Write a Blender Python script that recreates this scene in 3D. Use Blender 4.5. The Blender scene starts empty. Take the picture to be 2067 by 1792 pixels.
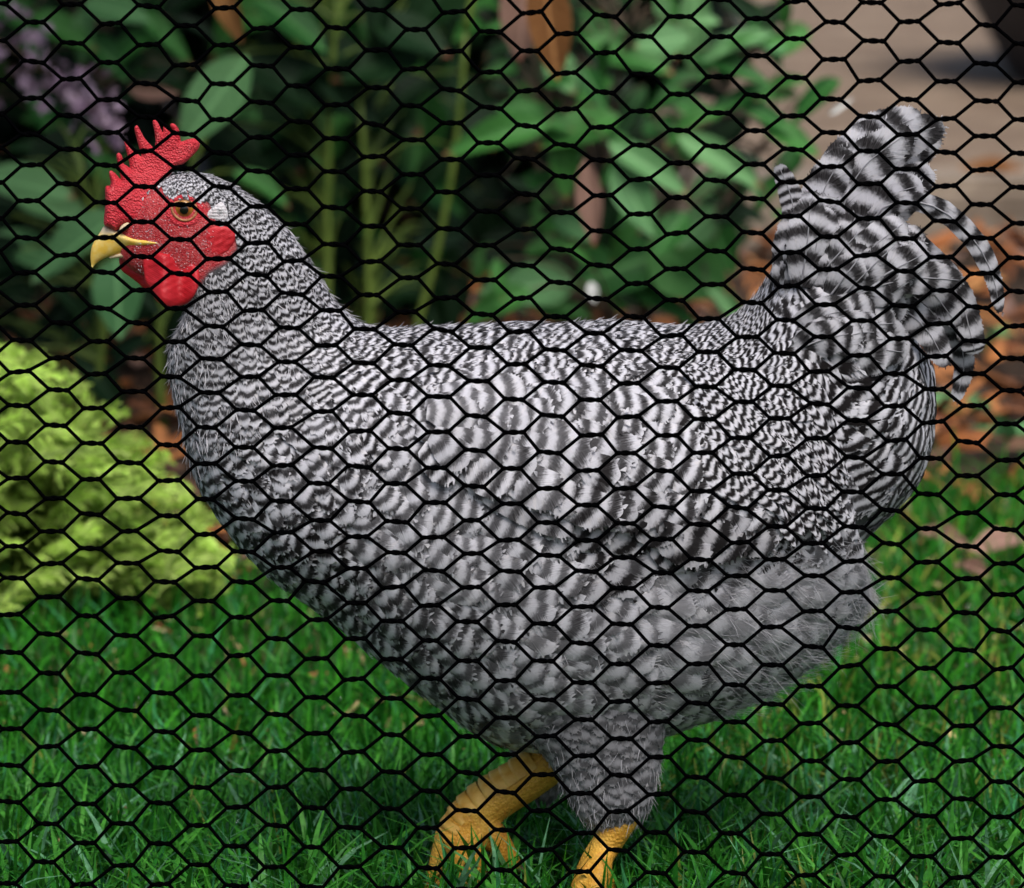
import bpy, bmesh, math, random
import numpy as np
from mathutils import Vector, Matrix, geometry
rng = np.random.default_rng(11)
random.seed(11)
R = math.radians
scene = bpy.context.scene
COL = scene.collection

# ------------------------------------------------------------------ camera
CAM_H, CAM_D, AIM_Z, VIEW_W = 0.80, 3.0, 0.285, 0.62
PITCH = math.atan((CAM_H - AIM_Z) / CAM_D)
AX = CAM_D / math.cos(PITCH)
FPX = 2066 * AX / VIEW_W                      # focal length in units of a 2066-wide picture
cam_d = bpy.data.cameras.new('camera')
cam = bpy.data.objects.new('camera', cam_d); COL.objects.link(cam)
cam.location = (0, -CAM_D, CAM_H)
cam.rotation_euler = (math.pi / 2 - PITCH, 0, 0)
cam_d.sensor_fit = 'HORIZONTAL'; cam_d.sensor_width = 36
cam_d.lens = 36 * FPX / 2066
cam_d.clip_end = 500
cam_d.dof.use_dof = True
cam_d.dof.focus_distance = (CAM_D - 0.075) / math.cos(PITCH)
cam_d.dof.aperture_fstop = 10.5
scene.camera = cam

# ------------------------------------------------------------------ sky, sun, exposure
SUN_EL, SUN_AZ = R(59), R(166)                # azimuth: direction the light comes from, clockwise from +Y
world = bpy.data.worlds.new('World'); scene.world = world; world.use_nodes = True
wn = world.node_tree
sky = wn.nodes.new('ShaderNodeTexSky'); sky.sky_type = 'NISHITA'; sky.sun_disc = False
sky.sun_elevation = SUN_EL; sky.sun_rotation = SUN_AZ
sky.dust_density = 4.0; sky.air_density = 1.0; sky.ozone_density = 1.0
wn.links.new(sky.outputs[0], wn.nodes['Background'].inputs[0])
wn.nodes['Background'].inputs[1].default_value = 0.058
sun_d = bpy.data.lights.new('sun', 'SUN'); sun_d.energy = 1.5; sun_d.angle = R(32); sun_d.color = (1.0, 0.98, 0.95)
sun = bpy.data.objects.new('sun', sun_d); COL.objects.link(sun)
sdir = Vector((math.sin(SUN_AZ) * math.cos(SUN_EL), math.cos(SUN_AZ) * math.cos(SUN_EL), math.sin(SUN_EL)))
sun.rotation_euler = sdir.to_track_quat('Z', 'Y').to_euler()
vs = scene.view_settings
scene.display_settings.display_device = 'sRGB'
vs.view_transform = 'Standard'; vs.look = 'None'; vs.exposure = 1.42; vs.gamma = 1.0; vs.use_curve_mapping = False
scene.render.resolution_x, scene.render.resolution_y = 1024, 888
scene.cycles.max_bounces = 6; scene.cycles.diffuse_bounces = 3; scene.cycles.glossy_bounces = 2
scene.cycles.transmission_bounces = 4; scene.cycles.transparent_max_bounces = 4

# ------------------------------------------------------------------ picture <-> place
_F = np.array([0, math.cos(PITCH), -math.sin(PITCH)]); _U = np.array([0, math.sin(PITCH), math.cos(PITCH)])
_C = np.array([0, -CAM_D, CAM_H])
def P(px, py, Y=0.0):
    """point at depth plane y=Y that the 2066x1792 picture shows at (px,py); works on arrays"""
    px = np.asarray(px, float); py = np.asarray(py, float); Y = np.asarray(Y, float)
    d = ((px - 1033) / FPX)[..., None] * np.array([1., 0, 0]) - ((py - 896) / FPX)[..., None] * _U + _F
    t = (Y + CAM_D) / d[..., 1]
    return _C + d * t[..., None]
def PG(px, py):
    """ground point (z=0)"""
    d = ((px - 1033) / FPX) * np.array([1., 0, 0]) - ((py - 896) / FPX) * _U + _F
    return _C + d * (-CAM_H / d[2])
def proj(p):
    q = p - _C
    dep = q @ _F
    return 1033 + FPX * q[..., 0] / dep, 896 - FPX * (q @ _U) / dep
PX = VIEW_W / 2066                              # metres per picture unit at the hen

YH = -0.035                                      # depth of the hen's head
# ------------------------------------------------------------------ materials
def nodes(m):
    m.use_nodes = True
    return m.node_tree, m.node_tree.nodes, m.node_tree.links
class NB:
    """small helper for node graphs"""
    def __init__(s, name):
        s.m = bpy.data.materials.new(name); s.t, s.n, s.l = nodes(s.m)
        s.b = s.n['Principled BSDF']
    def add(s, typ, **kw):
        nd = s.n.new('ShaderNode' + typ)
        for k, v in kw.items(): setattr(nd, k, v)
        return nd
    def put(s, sock, v):
        if isinstance(v, bpy.types.NodeSocket): s.l.new(v, sock)
        else: sock.default_value = v
    def math(s, op, a, b=None, c=None):
        nd = s.add('Math', operation=op); s.put(nd.inputs[0], a)
        if b is not None: s.put(nd.inputs[1], b)
        if c is not None: s.put(nd.inputs[2], c)
        return nd.outputs[0]
    def mix(s, f, a, b, blend='MIX'):
        nd = s.add('Mix', data_type='RGBA', blend_type=blend)
        s.put(nd.inputs[0], f); s.put(nd.inputs[6], a if isinstance(a, bpy.types.NodeSocket) else (*a, 1)[:4])
        s.put(nd.inputs[7], b if isinstance(b, bpy.types.NodeSocket) else (*b, 1)[:4])
        return nd.outputs[2]
    def step(s, v, lo, hi, a=0.0, b=1.0):
        nd = s.add('MapRange', interpolation_type='SMOOTHSTEP')
        s.put(nd.inputs[0], v); nd.inputs[1].default_value = lo; nd.inputs[2].default_value = hi
        nd.inputs[3].default_value = a; nd.inputs[4].default_value = b
        return nd.outputs[0]
    def noise(s, scale, detail=3, rough=0.55, vec=None, dist=0.0):
        nd = s.add('TexNoise'); nd.inputs['Scale'].default_value = scale; nd.inputs['Detail'].default_value = detail
        nd.inputs['Roughness'].default_value = rough; nd.inputs['Distortion'].default_value = dist
        if vec is None: vec = s.geo()
        s.l.new(vec, nd.inputs['Vector'])
        return nd.outputs[0]
    def geo(s):
        return s.add('NewGeometry').outputs['Position']
    def obj(s):
        return s.add('TexCoord').outputs['Object']
    def voro(s, scale, feature='F1', vec=None):
        nd = s.add('TexVoronoi', feature=feature); nd.inputs['Scale'].default_value = scale
        s.l.new(vec or s.geo(), nd.inputs['Vector'])
        return nd
    def attr(s, name):
        return s.add('Attribute', attribute_name=name)
    def bump(s, h, strength, dist=0.001):
        nd = s.add('Bump'); nd.inputs['Strength'].default_value = strength; nd.inputs['Distance'].default_value = dist
        s.l.new(h, nd.inputs['Height']); s.l.new(nd.outputs[0], s.b.inputs['Normal'])
    def out(s, col, rough=0.5, spec=0.5):
        s.put(s.b.inputs['Base Color'], col if isinstance(col, bpy.types.NodeSocket) else (*col, 1)[:4])
        s.put(s.b.inputs['Roughness'], rough); s.b.inputs['Specular IOR Level'].default_value = spec
        return s.m

def m_simple(name, c1, c2, scale, rough=0.6, spec=0.4, bump=0.0, bscale=None, bdist=0.001):
    g = NB(name); n = g.noise(scale, 4)
    if bump: g.bump(g.noise(bscale or scale * 3, 4), bump, bdist)
    return g.out(g.mix(g.step(n, 0.3, 0.7), c1, c2), rough, spec)

def m_feather(name, light=(0.69, 0.675, 0.725), dark=(0.0095, 0.0072, 0.0075)):
    g = NB(name)
    f = g.attr('fuv'); sx = g.add('SeparateXYZ'); g.l.new(f.outputs['Vector'], sx.inputs[0])
    a = g.attr('fat'); sc = g.add('SeparateColor'); g.l.new(a.outputs['Color'], sc.inputs[0])
    u, v, chev = sx.outputs[0], sx.outputs[1], sx.outputs[2]
    rnd, con, lig = sc.outputs[0], sc.outputs[1], sc.outputs[2]
    au = g.math('ABSOLUTE', u)
    wob = g.noise(420, 2)
    wob2 = g.noise(1500, 2)
    ph = g.math('SUBTRACT', v, g.math('MULTIPLY', chev, g.math('POWER', au, 1.4)))
    ph = g.math('ADD', ph, g.math('MULTIPLY', g.math('SUBTRACT', wob, 0.5), 0.32))
    # barbs: fine lines running outward and forward from the quill; they fray the edge of every bar
    bl = g.math('SUBTRACT', g.math('MULTIPLY', v, g.math('MULTIPLY', a.outputs['Alpha'], 9.0)), g.math('MULTIPLY', au, g.math('MULTIPLY', a.outputs['Alpha'], 14.0)))
    bn = g.add('TexNoise', noise_dimensions='2D'); bn.inputs['Scale'].default_value = 1.0; bn.inputs['Detail'].default_value = 2.0
    cv = g.add('CombineXYZ'); g.l.new(bl, cv.inputs[0]); g.l.new(g.math('ADD', g.math('MULTIPLY', u, 1.3), g.math('MULTIPLY', rnd, 0.0)), cv.inputs[1]); g.l.new(cv.outputs[0], bn.inputs['Vector'])
    barb = g.math('SUBTRACT', bn.outputs[0], 0.5)
    ph = g.math('ADD', ph, g.math('MULTIPLY', barb, 0.24))
    s = g.math('SINE', g.math('MULTIPLY', ph, 2 * math.pi))
    bar = g.step(s, -0.95, 1.05)
    g.bump(bn.outputs[0], 0.35, 0.0006)
    bar = g.math('ADD', g.math('MULTIPLY', g.math('SUBTRACT', bar, 0.5), con), g.math('SUBTRACT', 0.72, g.math('MULTIPLY', con, 0.23)))
    bar = g.math('ADD', bar, g.math('MULTIPLY', g.math('SUBTRACT', rnd, 0.5), 0.12))
    bar = g.math('ADD', bar, g.math('MULTIPLY', barb, 0.28))
    barc = g.add('Clamp'); g.l.new(bar, barc.inputs[0])
    col = g.mix(g.math('POWER', barc.outputs[0], 1.2), dark, light)
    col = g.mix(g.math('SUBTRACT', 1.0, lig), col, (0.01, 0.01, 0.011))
    warm = g.mix(g.math('MULTIPLY', g.step(rnd, 0.55, 1.0), 0.25), col, g.mix(1.0, col, (1.0, 0.93, 0.80), 'MULTIPLY'))
    g.b.inputs['Sheen Weight'].default_value = 0.05
    return g.out(warm, 0.6, 0.12)
M = {}
M['feather'] = m_feather('barred feather')
M['wire'] = NB('black coated wire').out((0.0008, 0.0008, 0.001), 0.9, 0.0)
def m_red():
    g = NB('red comb skin')
    v = g.voro(900); n = g.noise(260, 4); n2 = g.noise(60, 3)
    c = g.mix(g.step(n2, 0.3, 0.75), (0.52, 0.016, 0.03), (0.68, 0.05, 0.065))
    c = g.mix(g.math('MULTIPLY', g.step(n, 0.58, 0.78), 0.35), c, (0.75, 0.22, 0.22))
    g.bump(g.math('ADD', v.outputs[0], g.math('MULTIPLY', n, 0.8)), 0.75, 0.0011)
    return g.out(c, 0.5, 0.35)
M['red'] = m_red()
def m_wattle():
    g = NB('red wattle skin')
    n = g.noise(170, 4); n2 = g.noise(50, 3); n3 = g.noise(700, 3)
    w = g.add('TexWave', wave_type='RINGS', rings_direction='Y'); w.inputs['Scale'].default_value = 330; w.inputs['Distortion'].default_value = 3
    w.inputs['Detail'].default_value = 2
    g.l.new(g.obj(), w.inputs['Vector'])
    c = g.mix(g.step(n2, 0.3, 0.75), (0.48, 0.008, 0.016), (0.64, 0.025, 0.035))
    g.bump(g.math('ADD', g.math('MULTIPLY', w.outputs[1], 0.35), n3), 0.4, 0.0007)
    return g.out(c, 0.45, 0.4)
M['wattle'] = m_wattle()
def m_body():
    g = NB('hen skin')
    a = g.attr('face'); n = g.noise(900, 3); n2 = g.noise(180, 4)
    red = g.mix(g.step(n2, 0.3, 0.75), (0.42, 0.018, 0.026), (0.58, 0.06, 0.065))
    red = g.mix(g.math('MULTIPLY', g.step(n, 0.5, 0.7), 0.40), red, (0.62, 0.42, 0.42))
    c = g.mix(a.outputs['Fac'], (0.075, 0.072, 0.078), red)
    v = g.voro(1100)
    g.bump(g.math('ADD', v.outputs[0], n2), 0.6, 0.0009)
    return g.out(c, 0.55, 0.3)
M['body'] = m_body()
M['earwhite'] = m_simple('white ear skin', (0.62, 0.55, 0.57), (0.8, 0.78, 0.8), 500, 0.6, 0.3, 0.8, 900)
def m_beak():
    g = NB('horn yellow beak')
    p = g.obj(); sx = g.add('SeparateXYZ'); g.l.new(p, sx.inputs[0])
    n = g.noise(220, 4); n2 = g.noise(90, 3)
    ridge = g.step(g.math('ADD', sx.outputs[2], g.math('MULTIPLY', g.math('SUBTRACT', n2, 0.5), 0.008)), P(240, 480, YH)[2], P(240, 462, YH)[2])
    c = g.mix(g.step(n, 0.35, 0.7), (0.88, 0.55, 0.07), (0.90, 0.66, 0.20))
    c = g.mix(ridge, c, (0.72, 0.58, 0.38))
    c = g.mix(g.math('MULTIPLY', g.step(n2, 0.6, 0.75), 0.5), c, (0.45, 0.24, 0.10))
    g.bump(n, 0.25, 0.0006)
    return g.out(c, 0.38, 0.5)
M['beak'] = m_beak()
M['beak_pale'] = m_simple('pale beak edge', (0.72, 0.55, 0.32), (0.78, 0.62, 0.42), 200, 0.45)
def m_leg():
    g = NB('yellow scaly leg')
    v = g.voro(520); n = g.noise(120, 4); n2 = g.noise(35, 3)
    e = g.step(v.outputs[0], 0.0, 0.75)
    c = g.mix(g.step(n2, 0.3, 0.7), (0.55, 0.25, 0.02), (0.68, 0.39, 0.06))
    c = g.mix(g.math('MULTIPLY', g.step(n, 0.55, 0.75), 0.6), c, (0.42, 0.12, 0.02))
    c = g.mix(g.math('MULTIPLY', g.step(v.outputs[0], 0.55, 0.9), 0.4), c, (0.30, 0.10, 0.02))
    g.bump(g.math('SUBTRACT', g.math('MULTIPLY', n, 0.4), e), 0.55, 0.0009)
    return g.out(c, 0.55, 0.3)
M['leg'] = m_leg()
M['scute'] = m_simple('leg scute', (0.54, 0.27, 0.03), (0.70, 0.44, 0.10), 90, 0.5, 0.4, 0.3, 500)
M['claw'] = m_simple('dark claw', (0.16, 0.10, 0.06), (0.3, 0.2, 0.12), 200, 0.4)
def m_eye():
    g = NB('orange iris')
    p = g.obj(); ln = g.add('VectorMath', operation='LENGTH')
    sx = g.add('SeparateXYZ'); g.l.new(p, sx.inputs[0])
    cb = g.add('CombineXYZ'); g.l.new(sx.outputs[0], cb.inputs[0]); g.l.new(sx.outputs[2], cb.inputs[2])
    g.l.new(cb.outputs[0], ln.inputs[0]); r = ln.outputs['Value']
    n = g.noise(700, 3)
    c = g.mix(g.step(g.math('ADD', r, g.math('MULTIPLY', n, 0.0008)), 0.0028, 0.0052), (0.28, 0.075, 0.005), (0.44, 0.19, 0.016))
    c = g.mix(g.step(r, 0.0050, 0.0058), c, (0.06, 0.025, 0.008))
    g.b.inputs['Coat Weight'].default_value = 1.0; g.b.inputs['Coat Roughness'].default_value = 0.03
    return g.out(c, 0.35, 0.5)
M['eye'] = m_eye()
g = NB('black pupil'); g.b.inputs['Coat Weight'].default_value = 1.0; g.b.inputs['Coat Roughness'].default_value = 0.03
M['pupil'] = g.out((0.003, 0.003, 0.003), 0.2)
M['lid'] = m_simple('eyelid rim', (0.36, 0.11, 0.04), (0.46, 0.22, 0.09), 600, 0.45, 0.5, 0.4, 1200)
def m_attrcol(name, rough, spec, nscale, namt=0.35, trans=0.0, rough2=None):
    """colour from the per-blade / per-leaf attribute, broken up by noise"""
    g = NB(name)
    a = g.attr('tint'); n = g.noise(nscale, 3)
    c = g.mix(g.step(n, 0.25, 0.8), g.mix(1.0, a.outputs['Color'], (1 - namt,) * 3, 'MULTIPLY'), g.mix(1.0, a.outputs['Color'], (1 + namt,) * 3, 'MULTIPLY'))
    m = g.out(c, rough, spec)
    if trans:
        tr = g.add('BsdfTranslucent'); g.l.new(c, tr.inputs[0])
        ms = g.add('MixShader'); ms.inputs[0].default_value = trans
        g.l.new(g.b.outputs[0], ms.inputs[1]); g.l.new(tr.outputs[0], ms.inputs[2])
        g.l.new(ms.outputs[0], g.n['Material Output'].inputs[0])
    return m
M['grass'] = m_attrcol('grass blade', 0.42, 0.16, 240, 0.35, 0.25)
M['golden'] = m_attrcol('golden foliage', 0.55, 0.2, 200, 0.15, 0.45)
M['tint'] = m_attrcol('mixed litter', 0.75, 0.3, 160, 0.4)
M['soil'] = m_simple('dark soil', (0.016, 0.011, 0.007), (0.05, 0.03, 0.018), 60, 0.9, 0.2, 0.8, 90, 0.01)
M['turf'] = m_simple('turf thatch', (0.014, 0.035, 0.008), (0.045, 0.06, 0.018), 70, 0.9, 0.2, 0.8, 120, 0.008)
def m_leaf(name, c1, c2, rough=0.38):
    g = NB(name)
    oi = g.add('ObjectInfo'); n = g.noise(26, 3, vec=g.obj()); p = g.obj()
    sx = g.add('SeparateXYZ'); g.l.new(p, sx.inputs[0])
    ax = g.math('ABSOLUTE', sx.outputs[0])
    vein = g.step(ax, 0.0, 0.035, 1.0, 0.0)
    side = g.math('SINE', g.math('MULTIPLY', g.math('SUBTRACT', sx.outputs[1], g.math('MULTIPLY', ax, 0.7)), 60))
    c = g.mix(g.step(g.math('ADD', g.math('MULTIPLY', n, 0.6), g.math('MULTIPLY', oi.outputs['Random'], 0.6)), 0.3, 0.9), c1, c2)
    c = g.mix(g.math('MULTIPLY', vein, 0.5), c, tuple(min(1, x * 1.9 + 0.02) for x in c2))
    tipb = g.math('MULTIPLY', g.step(sx.outputs[1], 0.88, 1.0), g.step(oi.outputs['Random'], 0.45, 0.6))
    c = g.mix(tipb, c, (0.22, 0.07, 0.04))
    g.bump(g.math('MULTIPLY', side, 0.3), 0.15, 0.01)
    m = g.out(c, rough + .1, 0.16)
    tr = g.add('BsdfTranslucent'); g.l.new(c, tr.inputs[0])
    ms = g.add('MixShader'); ms.inputs[0].default_value = 0.2
    g.l.new(g.b.outputs[0], ms.inputs[1]); g.l.new(tr.outputs[0], ms.inputs[2])
    g.l.new(ms.outputs[0], g.n['Material Output'].inputs[0])
    return m
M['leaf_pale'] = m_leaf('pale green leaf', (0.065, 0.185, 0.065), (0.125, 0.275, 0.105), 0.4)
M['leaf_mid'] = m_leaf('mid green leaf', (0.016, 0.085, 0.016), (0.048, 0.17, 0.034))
M['leaf_dark'] = m_leaf('dark green leaf', (0.0025, 0.012, 0.0035), (0.007, 0.030, 0.007), 0.5)  # near-black colour stands in for shade on the bed and between leaves
M['leaf_brown'] = m_leaf('dry brown leaf', (0.16, 0.065, 0.02), (0.34, 0.16, 0.055), 0.6)
M['leaf_pink'] = m_leaf('pinkish dry leaf', (0.13, 0.07, 0.05), (0.25, 0.145, 0.11), 0.6)
M['stem_green'] = m_simple('yellow green stem', (0.075, 0.125, 0.014), (0.13, 0.19, 0.03), 30, 0.5)
M['stem_brown'] = m_simple('brown woody stem', (0.04, 0.028, 0.018), (0.09, 0.06, 0.035), 60, 0.8)
M['mauve'] = m_simple('mauve petal', (0.17, 0.10, 0.16), (0.36, 0.26, 0.33), 60, 0.6)
M['white'] = m_simple('white petal', (0.42, 0.42, 0.40), (0.55, 0.55, 0.53), 80, 0.6)
M['path'] = m_simple('tan gravel path', (0.115, 0.078, 0.052), (0.20, 0.145, 0.10), 7, 0.85, 0.25, 0.8, 70, 0.006)
M['kerb'] = m_simple('weathered kerb stone', (0.15, 0.115, 0.085), (0.26, 0.21, 0.16), 14, 0.8, 0.3, 0.7, 50, 0.008)
M['pot'] = m_simple('dark grey pot', (0.016, 0.015, 0.018), (0.032, 0.03, 0.035), 12, 0.6, 0.4, 0.4, 40, 0.004)
g = NB('dew'); g.b.inputs['Transmission Weight'].default_value = 1.0; g.b.inputs['IOR'].default_value = 1.33
M['dew'] = g.out((1, 1, 1), 0.02)

# ------------------------------------------------------------------ mesh helpers
def tag(o, label=None, cat=None, group=None, kind=None):
    for k, v in (('label', label), ('category', cat), ('group', group), ('kind', kind)):
        if v: o[k] = v
    return o
def empty(name, loc):
    o = bpy.data.objects.new(name, None); COL.objects.link(o); o.location = loc
    o.empty_display_size = 0.05
    return o
def mesh_np(name, V, F, mat, parent=None, smooth=True, attrs=None, origin=None):
    """V (n,3), F (m,k) int array, or a list of such arrays"""
    me = bpy.data.meshes.new(name)
    V = np.asarray(V, np.float32)
    Fs = F if isinstance(F, list) else [F]
    Fs = [np.asarray(f, np.int32) for f in Fs if len(f)]
    org = np.zeros(3)
    if parent is not None: org = np.array(parent.location)
    elif origin is not None: org = np.asarray(origin, float)
    V = V - org.astype(np.float32)
    nl = sum(f.size for f in Fs); nf = sum(len(f) for f in Fs)
    me.vertices.add(len(V)); me.vertices.foreach_set('co', V.ravel())
    me.loops.add(nl); me.loops.foreach_set('vertex_index', np.concatenate([f.ravel() for f in Fs]))
    me.polygons.add(nf)
    tot = np.concatenate([np.full(len(f), f.shape[1], np.int32) for f in Fs])
    st = np.concatenate([[0], np.cumsum(tot)[:-1]]).astype(np.int32)
    me.polygons.foreach_set('loop_start', st); me.polygons.foreach_set('loop_total', tot)
    me.update(calc_edges=True)
    if smooth: me.polygons.foreach_set('use_smooth', np.ones(nf, bool))
    for nm, (typ, arr) in (attrs or {}).items():
        a = me.attributes.new(nm, typ, 'POINT')
        key = 'color' if typ == 'FLOAT_COLOR' else ('vector' if typ == 'FLOAT_VECTOR' else 'value')
        a.data.foreach_set(key, np.asarray(arr, np.float32).ravel())
    me.materials.append(mat)
    o = bpy.data.objects.new(name, me); COL.objects.link(o)
    if parent is not None: o.parent = parent
    elif origin is not None: o.location = Vector(org)
    return o
def crom(pts, t):
    """uniform Catmull-Rom through pts (n,k) at parameters t in [0,n-1]"""
    pts = np.asarray(pts, float); n = len(pts)
    t = np.clip(np.asarray(t, float), 0, n - 1 - 1e-9); i = t.astype(int); f = (t - i)[..., None]
    ext = np.concatenate([2 * pts[:1] - pts[1:2], pts, 2 * pts[-1:] - pts[-2:-1]])
    p0, p1, p2, p3 = ext[i], ext[i + 1], ext[i + 2], ext[i + 3]
    return 0.5 * (2 * p1 + (p2 - p0) * f + (2 * p0 - 5 * p1 + 4 * p2 - p3) * f * f + (3 * p1 - p0 - 3 * p2 + p3) * f ** 3)
def unit(v):
    return v / np.maximum(np.linalg.norm(v, axis=-1, keepdims=True), 1e-12)
def tube(pts, rad, seg=8, cap=True):
    """tube along pts (n,3) with radii (n,) -> V, quads, tris"""
    pts = np.asarray(pts, float); rad = np.broadcast_to(np.asarray(rad, float), (len(pts),))
    t = unit(np.gradient(pts, axis=0))
    ref = np.array([0.0, 1, 0]) if abs(t[0][1]) < 0.9 else np.array([1.0, 0, 0])
    a = unit(np.cross(t, ref)); b = np.cross(t, a)
    ang = np.arange(seg) / seg * 2 * np.pi
    V = pts[:, None] + rad[:, None, None] * (a[:, None] * np.cos(ang)[None, :, None] + b[:, None] * np.sin(ang)[None, :, None])
    n = len(pts); V = V.reshape(-1, 3)
    i = np.arange(n - 1)[:, None] * seg; j = np.arange(seg)[None]; k = (j + 1) % seg
    Q = np.stack([i + j, i + k, i + seg + k, i + seg + j], -1).reshape(-1, 4)
    T = np.zeros((0, 3), int)
    if cap:
        V = np.concatenate([V, pts[:1], pts[-1:]]); c0 = n * seg; c1 = c0 + 1
        jj = np.arange(seg); kk = (jj + 1) % seg
        T = np.concatenate([np.stack([kk, jj, np.full(seg, c0)], -1), np.stack([(n - 1) * seg + jj, (n - 1) * seg + kk, np.full(seg, c1)], -1)])
    return V, Q, T
def join(parts):
    """join [(V,Q,T)] lists"""
    Vs, Qs, Ts, o = [], [], [], 0
    for V, Q, T in parts:
        Vs.append(V); Qs.append(np.asarray(Q, int).reshape(-1, 4) + o); Ts.append(np.asarray(T, int).reshape(-1, 3) + o); o += len(V)
    return np.concatenate(Vs), [np.concatenate(Qs), np.concatenate(Ts)]
def tint_attr(c):
    c = np.asarray(c, np.float32)
    return ('FLOAT_COLOR', np.concatenate([c, np.ones((len(c), 1), np.float32)], 1))
def in_poly(px, py, poly):
    poly = np.asarray(poly, float); inside = np.zeros(np.shape(px), bool); n = len(poly)
    for i in range(n):
        x0, y0 = poly[i]; x1, y1 = poly[(i + 1) % n]
        c = ((y0 > py) != (y1 > py)) & (px < (x1 - x0) * (py - y0) / (y1 - y0 + 1e-12) + x0)
        inside ^= c
    return inside
def poly_dist(px, py, poly):
    poly = np.asarray(poly, float); best = np.full(np.shape(px), 1e9)
    for i in range(len(poly)):
        a = poly[i]; b = poly[(i + 1) % len(poly)]; d = b - a
        t = np.clip(((px - a[0]) * d[0] + (py - a[1]) * d[1]) / (d @ d + 1e-12), 0, 1)
        best = np.minimum(best, np.hypot(px - a[0] - t * d[0], py - a[1] - t * d[1]))
    return best
def smooth(x, a, b):
    t = np.clip((x - a) / (b - a), 0, 1); return t * t * (3 - 2 * t)

# ================================================================== THE SETTING
# ground: soil to the horizon, lawn sheet on it, mulch bed and path behind
def sheet(name, poly, z, mat, kind='structure'):
    V = np.array([(x, y, z) for x, y in poly]); F = [np.arange(len(poly))[None]]
    o = mesh_np(name, V, F, mat, smooth=False); tag(o, kind=kind)
    return o
sheet('ground', [(-60, -20), (60, -20), (60, 120), (-60, 120)], -0.012, M['soil'])
lawn_edge = [(-3.0, 1.02), (-0.8, 1.0), (-0.35, 0.98), (-0.12, 1.02), (0.2, 1.25), (0.4, 1.42), (0.8, 1.5), (3.0, 1.55)]
lawn = sheet('lawn_ground', [(-3.0, -4.0), (3.0, -4.0)] + lawn_edge[::-1], -0.004, M['turf'])
path = sheet('path', [(0.10, 3.28), (6, 3.28), (30, 40), (-2, 40)], -0.002, M['path'])
def edge_y(x):
    e = np.array(lawn_edge); return np.interp(x, e[:, 0], e[:, 1])

# kerb stones along the path
kx = 0.12
ki = 0
while kx < 2.4:
    L_ = random.uniform(0.26, 0.36); bm = bmesh.new()
    bmesh.ops.create_cube(bm, size=1.0)
    for v in bm.verts: v.co = Vector((v.co.x * (L_ - 0.012), v.co.y * 0.16, v.co.z * 0.10))
    bmesh.ops.bevel(bm, geom=bm.edges[:], offset=0.018, segments=2, affect='EDGES')
    for v in bm.verts: v.co += Vector((random.uniform(-1, 1), random.uniform(-1, 1), random.uniform(-1, 1))) * 0.004
    me = bpy.data.meshes.new('kerb_stone'); bm.to_mesh(me); bm.free(); me.materials.append(M['kerb'])
    if ki == 0: kerb_root = empty('kerb', (kx, 3.19, 0)); kerb_root['kind'] = 'structure'
    o = bpy.data.objects.new('kerb_stone', me); COL.objects.link(o); o.parent = kerb_root
    o.location = (kx + L_ / 2 - kerb_root.location.x, random.uniform(-0.006, 0.006), 0.028 + random.uniform(-0.004, 0.004))
    kx += L_; ki += 1

# ------------------------------------------------------------------ grass
def blades(n_x, n_y, h, w, lean, col, segs=4, droop=0.35, seed=0):
    r = np.random.default_rng(seed)
    N = len(n_x); az = r.uniform(0, 2 * np.pi, N)
    d = np.stack([np.cos(az), np.sin(az)], 1)
    fa = az + np.pi / 2 + r.normal(0, 0.6, N); sd = np.stack([np.cos(fa), np.sin(fa)], 1)
    s = np.linspace(0, 1, segs + 1)
    x = n_x[:, None] + d[:, :1] * (lean * h)[:, None] * (s ** 1.7)
    y = n_y[:, None] + d[:, 1:] * (lean * h)[:, None] * (s ** 1.7)
    z = h[:, None] * (s - droop * lean[:, None] * s ** 2.4) - 0.006
    ww = w[:, None] * np.array([0.75, 1.0, 0.9, 0.62, 0.06])[None] * 0.5 if segs == 4 else w[:, None] * np.array([0.8, 1.0, 0.75, 0.06])[None] * 0.5
    Lp = np.stack([x - sd[:, :1] * ww, y - sd[:, 1:] * ww, z], -1); Rp = np.stack([x + sd[:, :1] * ww, y + sd[:, 1:] * ww, z], -1)
    V = np.stack([Lp, Rp], 2).reshape(-1, 3)
    K = (segs + 1) * 2
    q = np.array([[2 * i, 2 * i + 1, 2 * i + 3, 2 * i + 2] for i in range(segs)])
    F = (np.arange(N)[:, None, None] * K + q[None]).reshape(-1, 4)
    C = np.repeat(col, K, 0)
    return V, F, C
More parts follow.
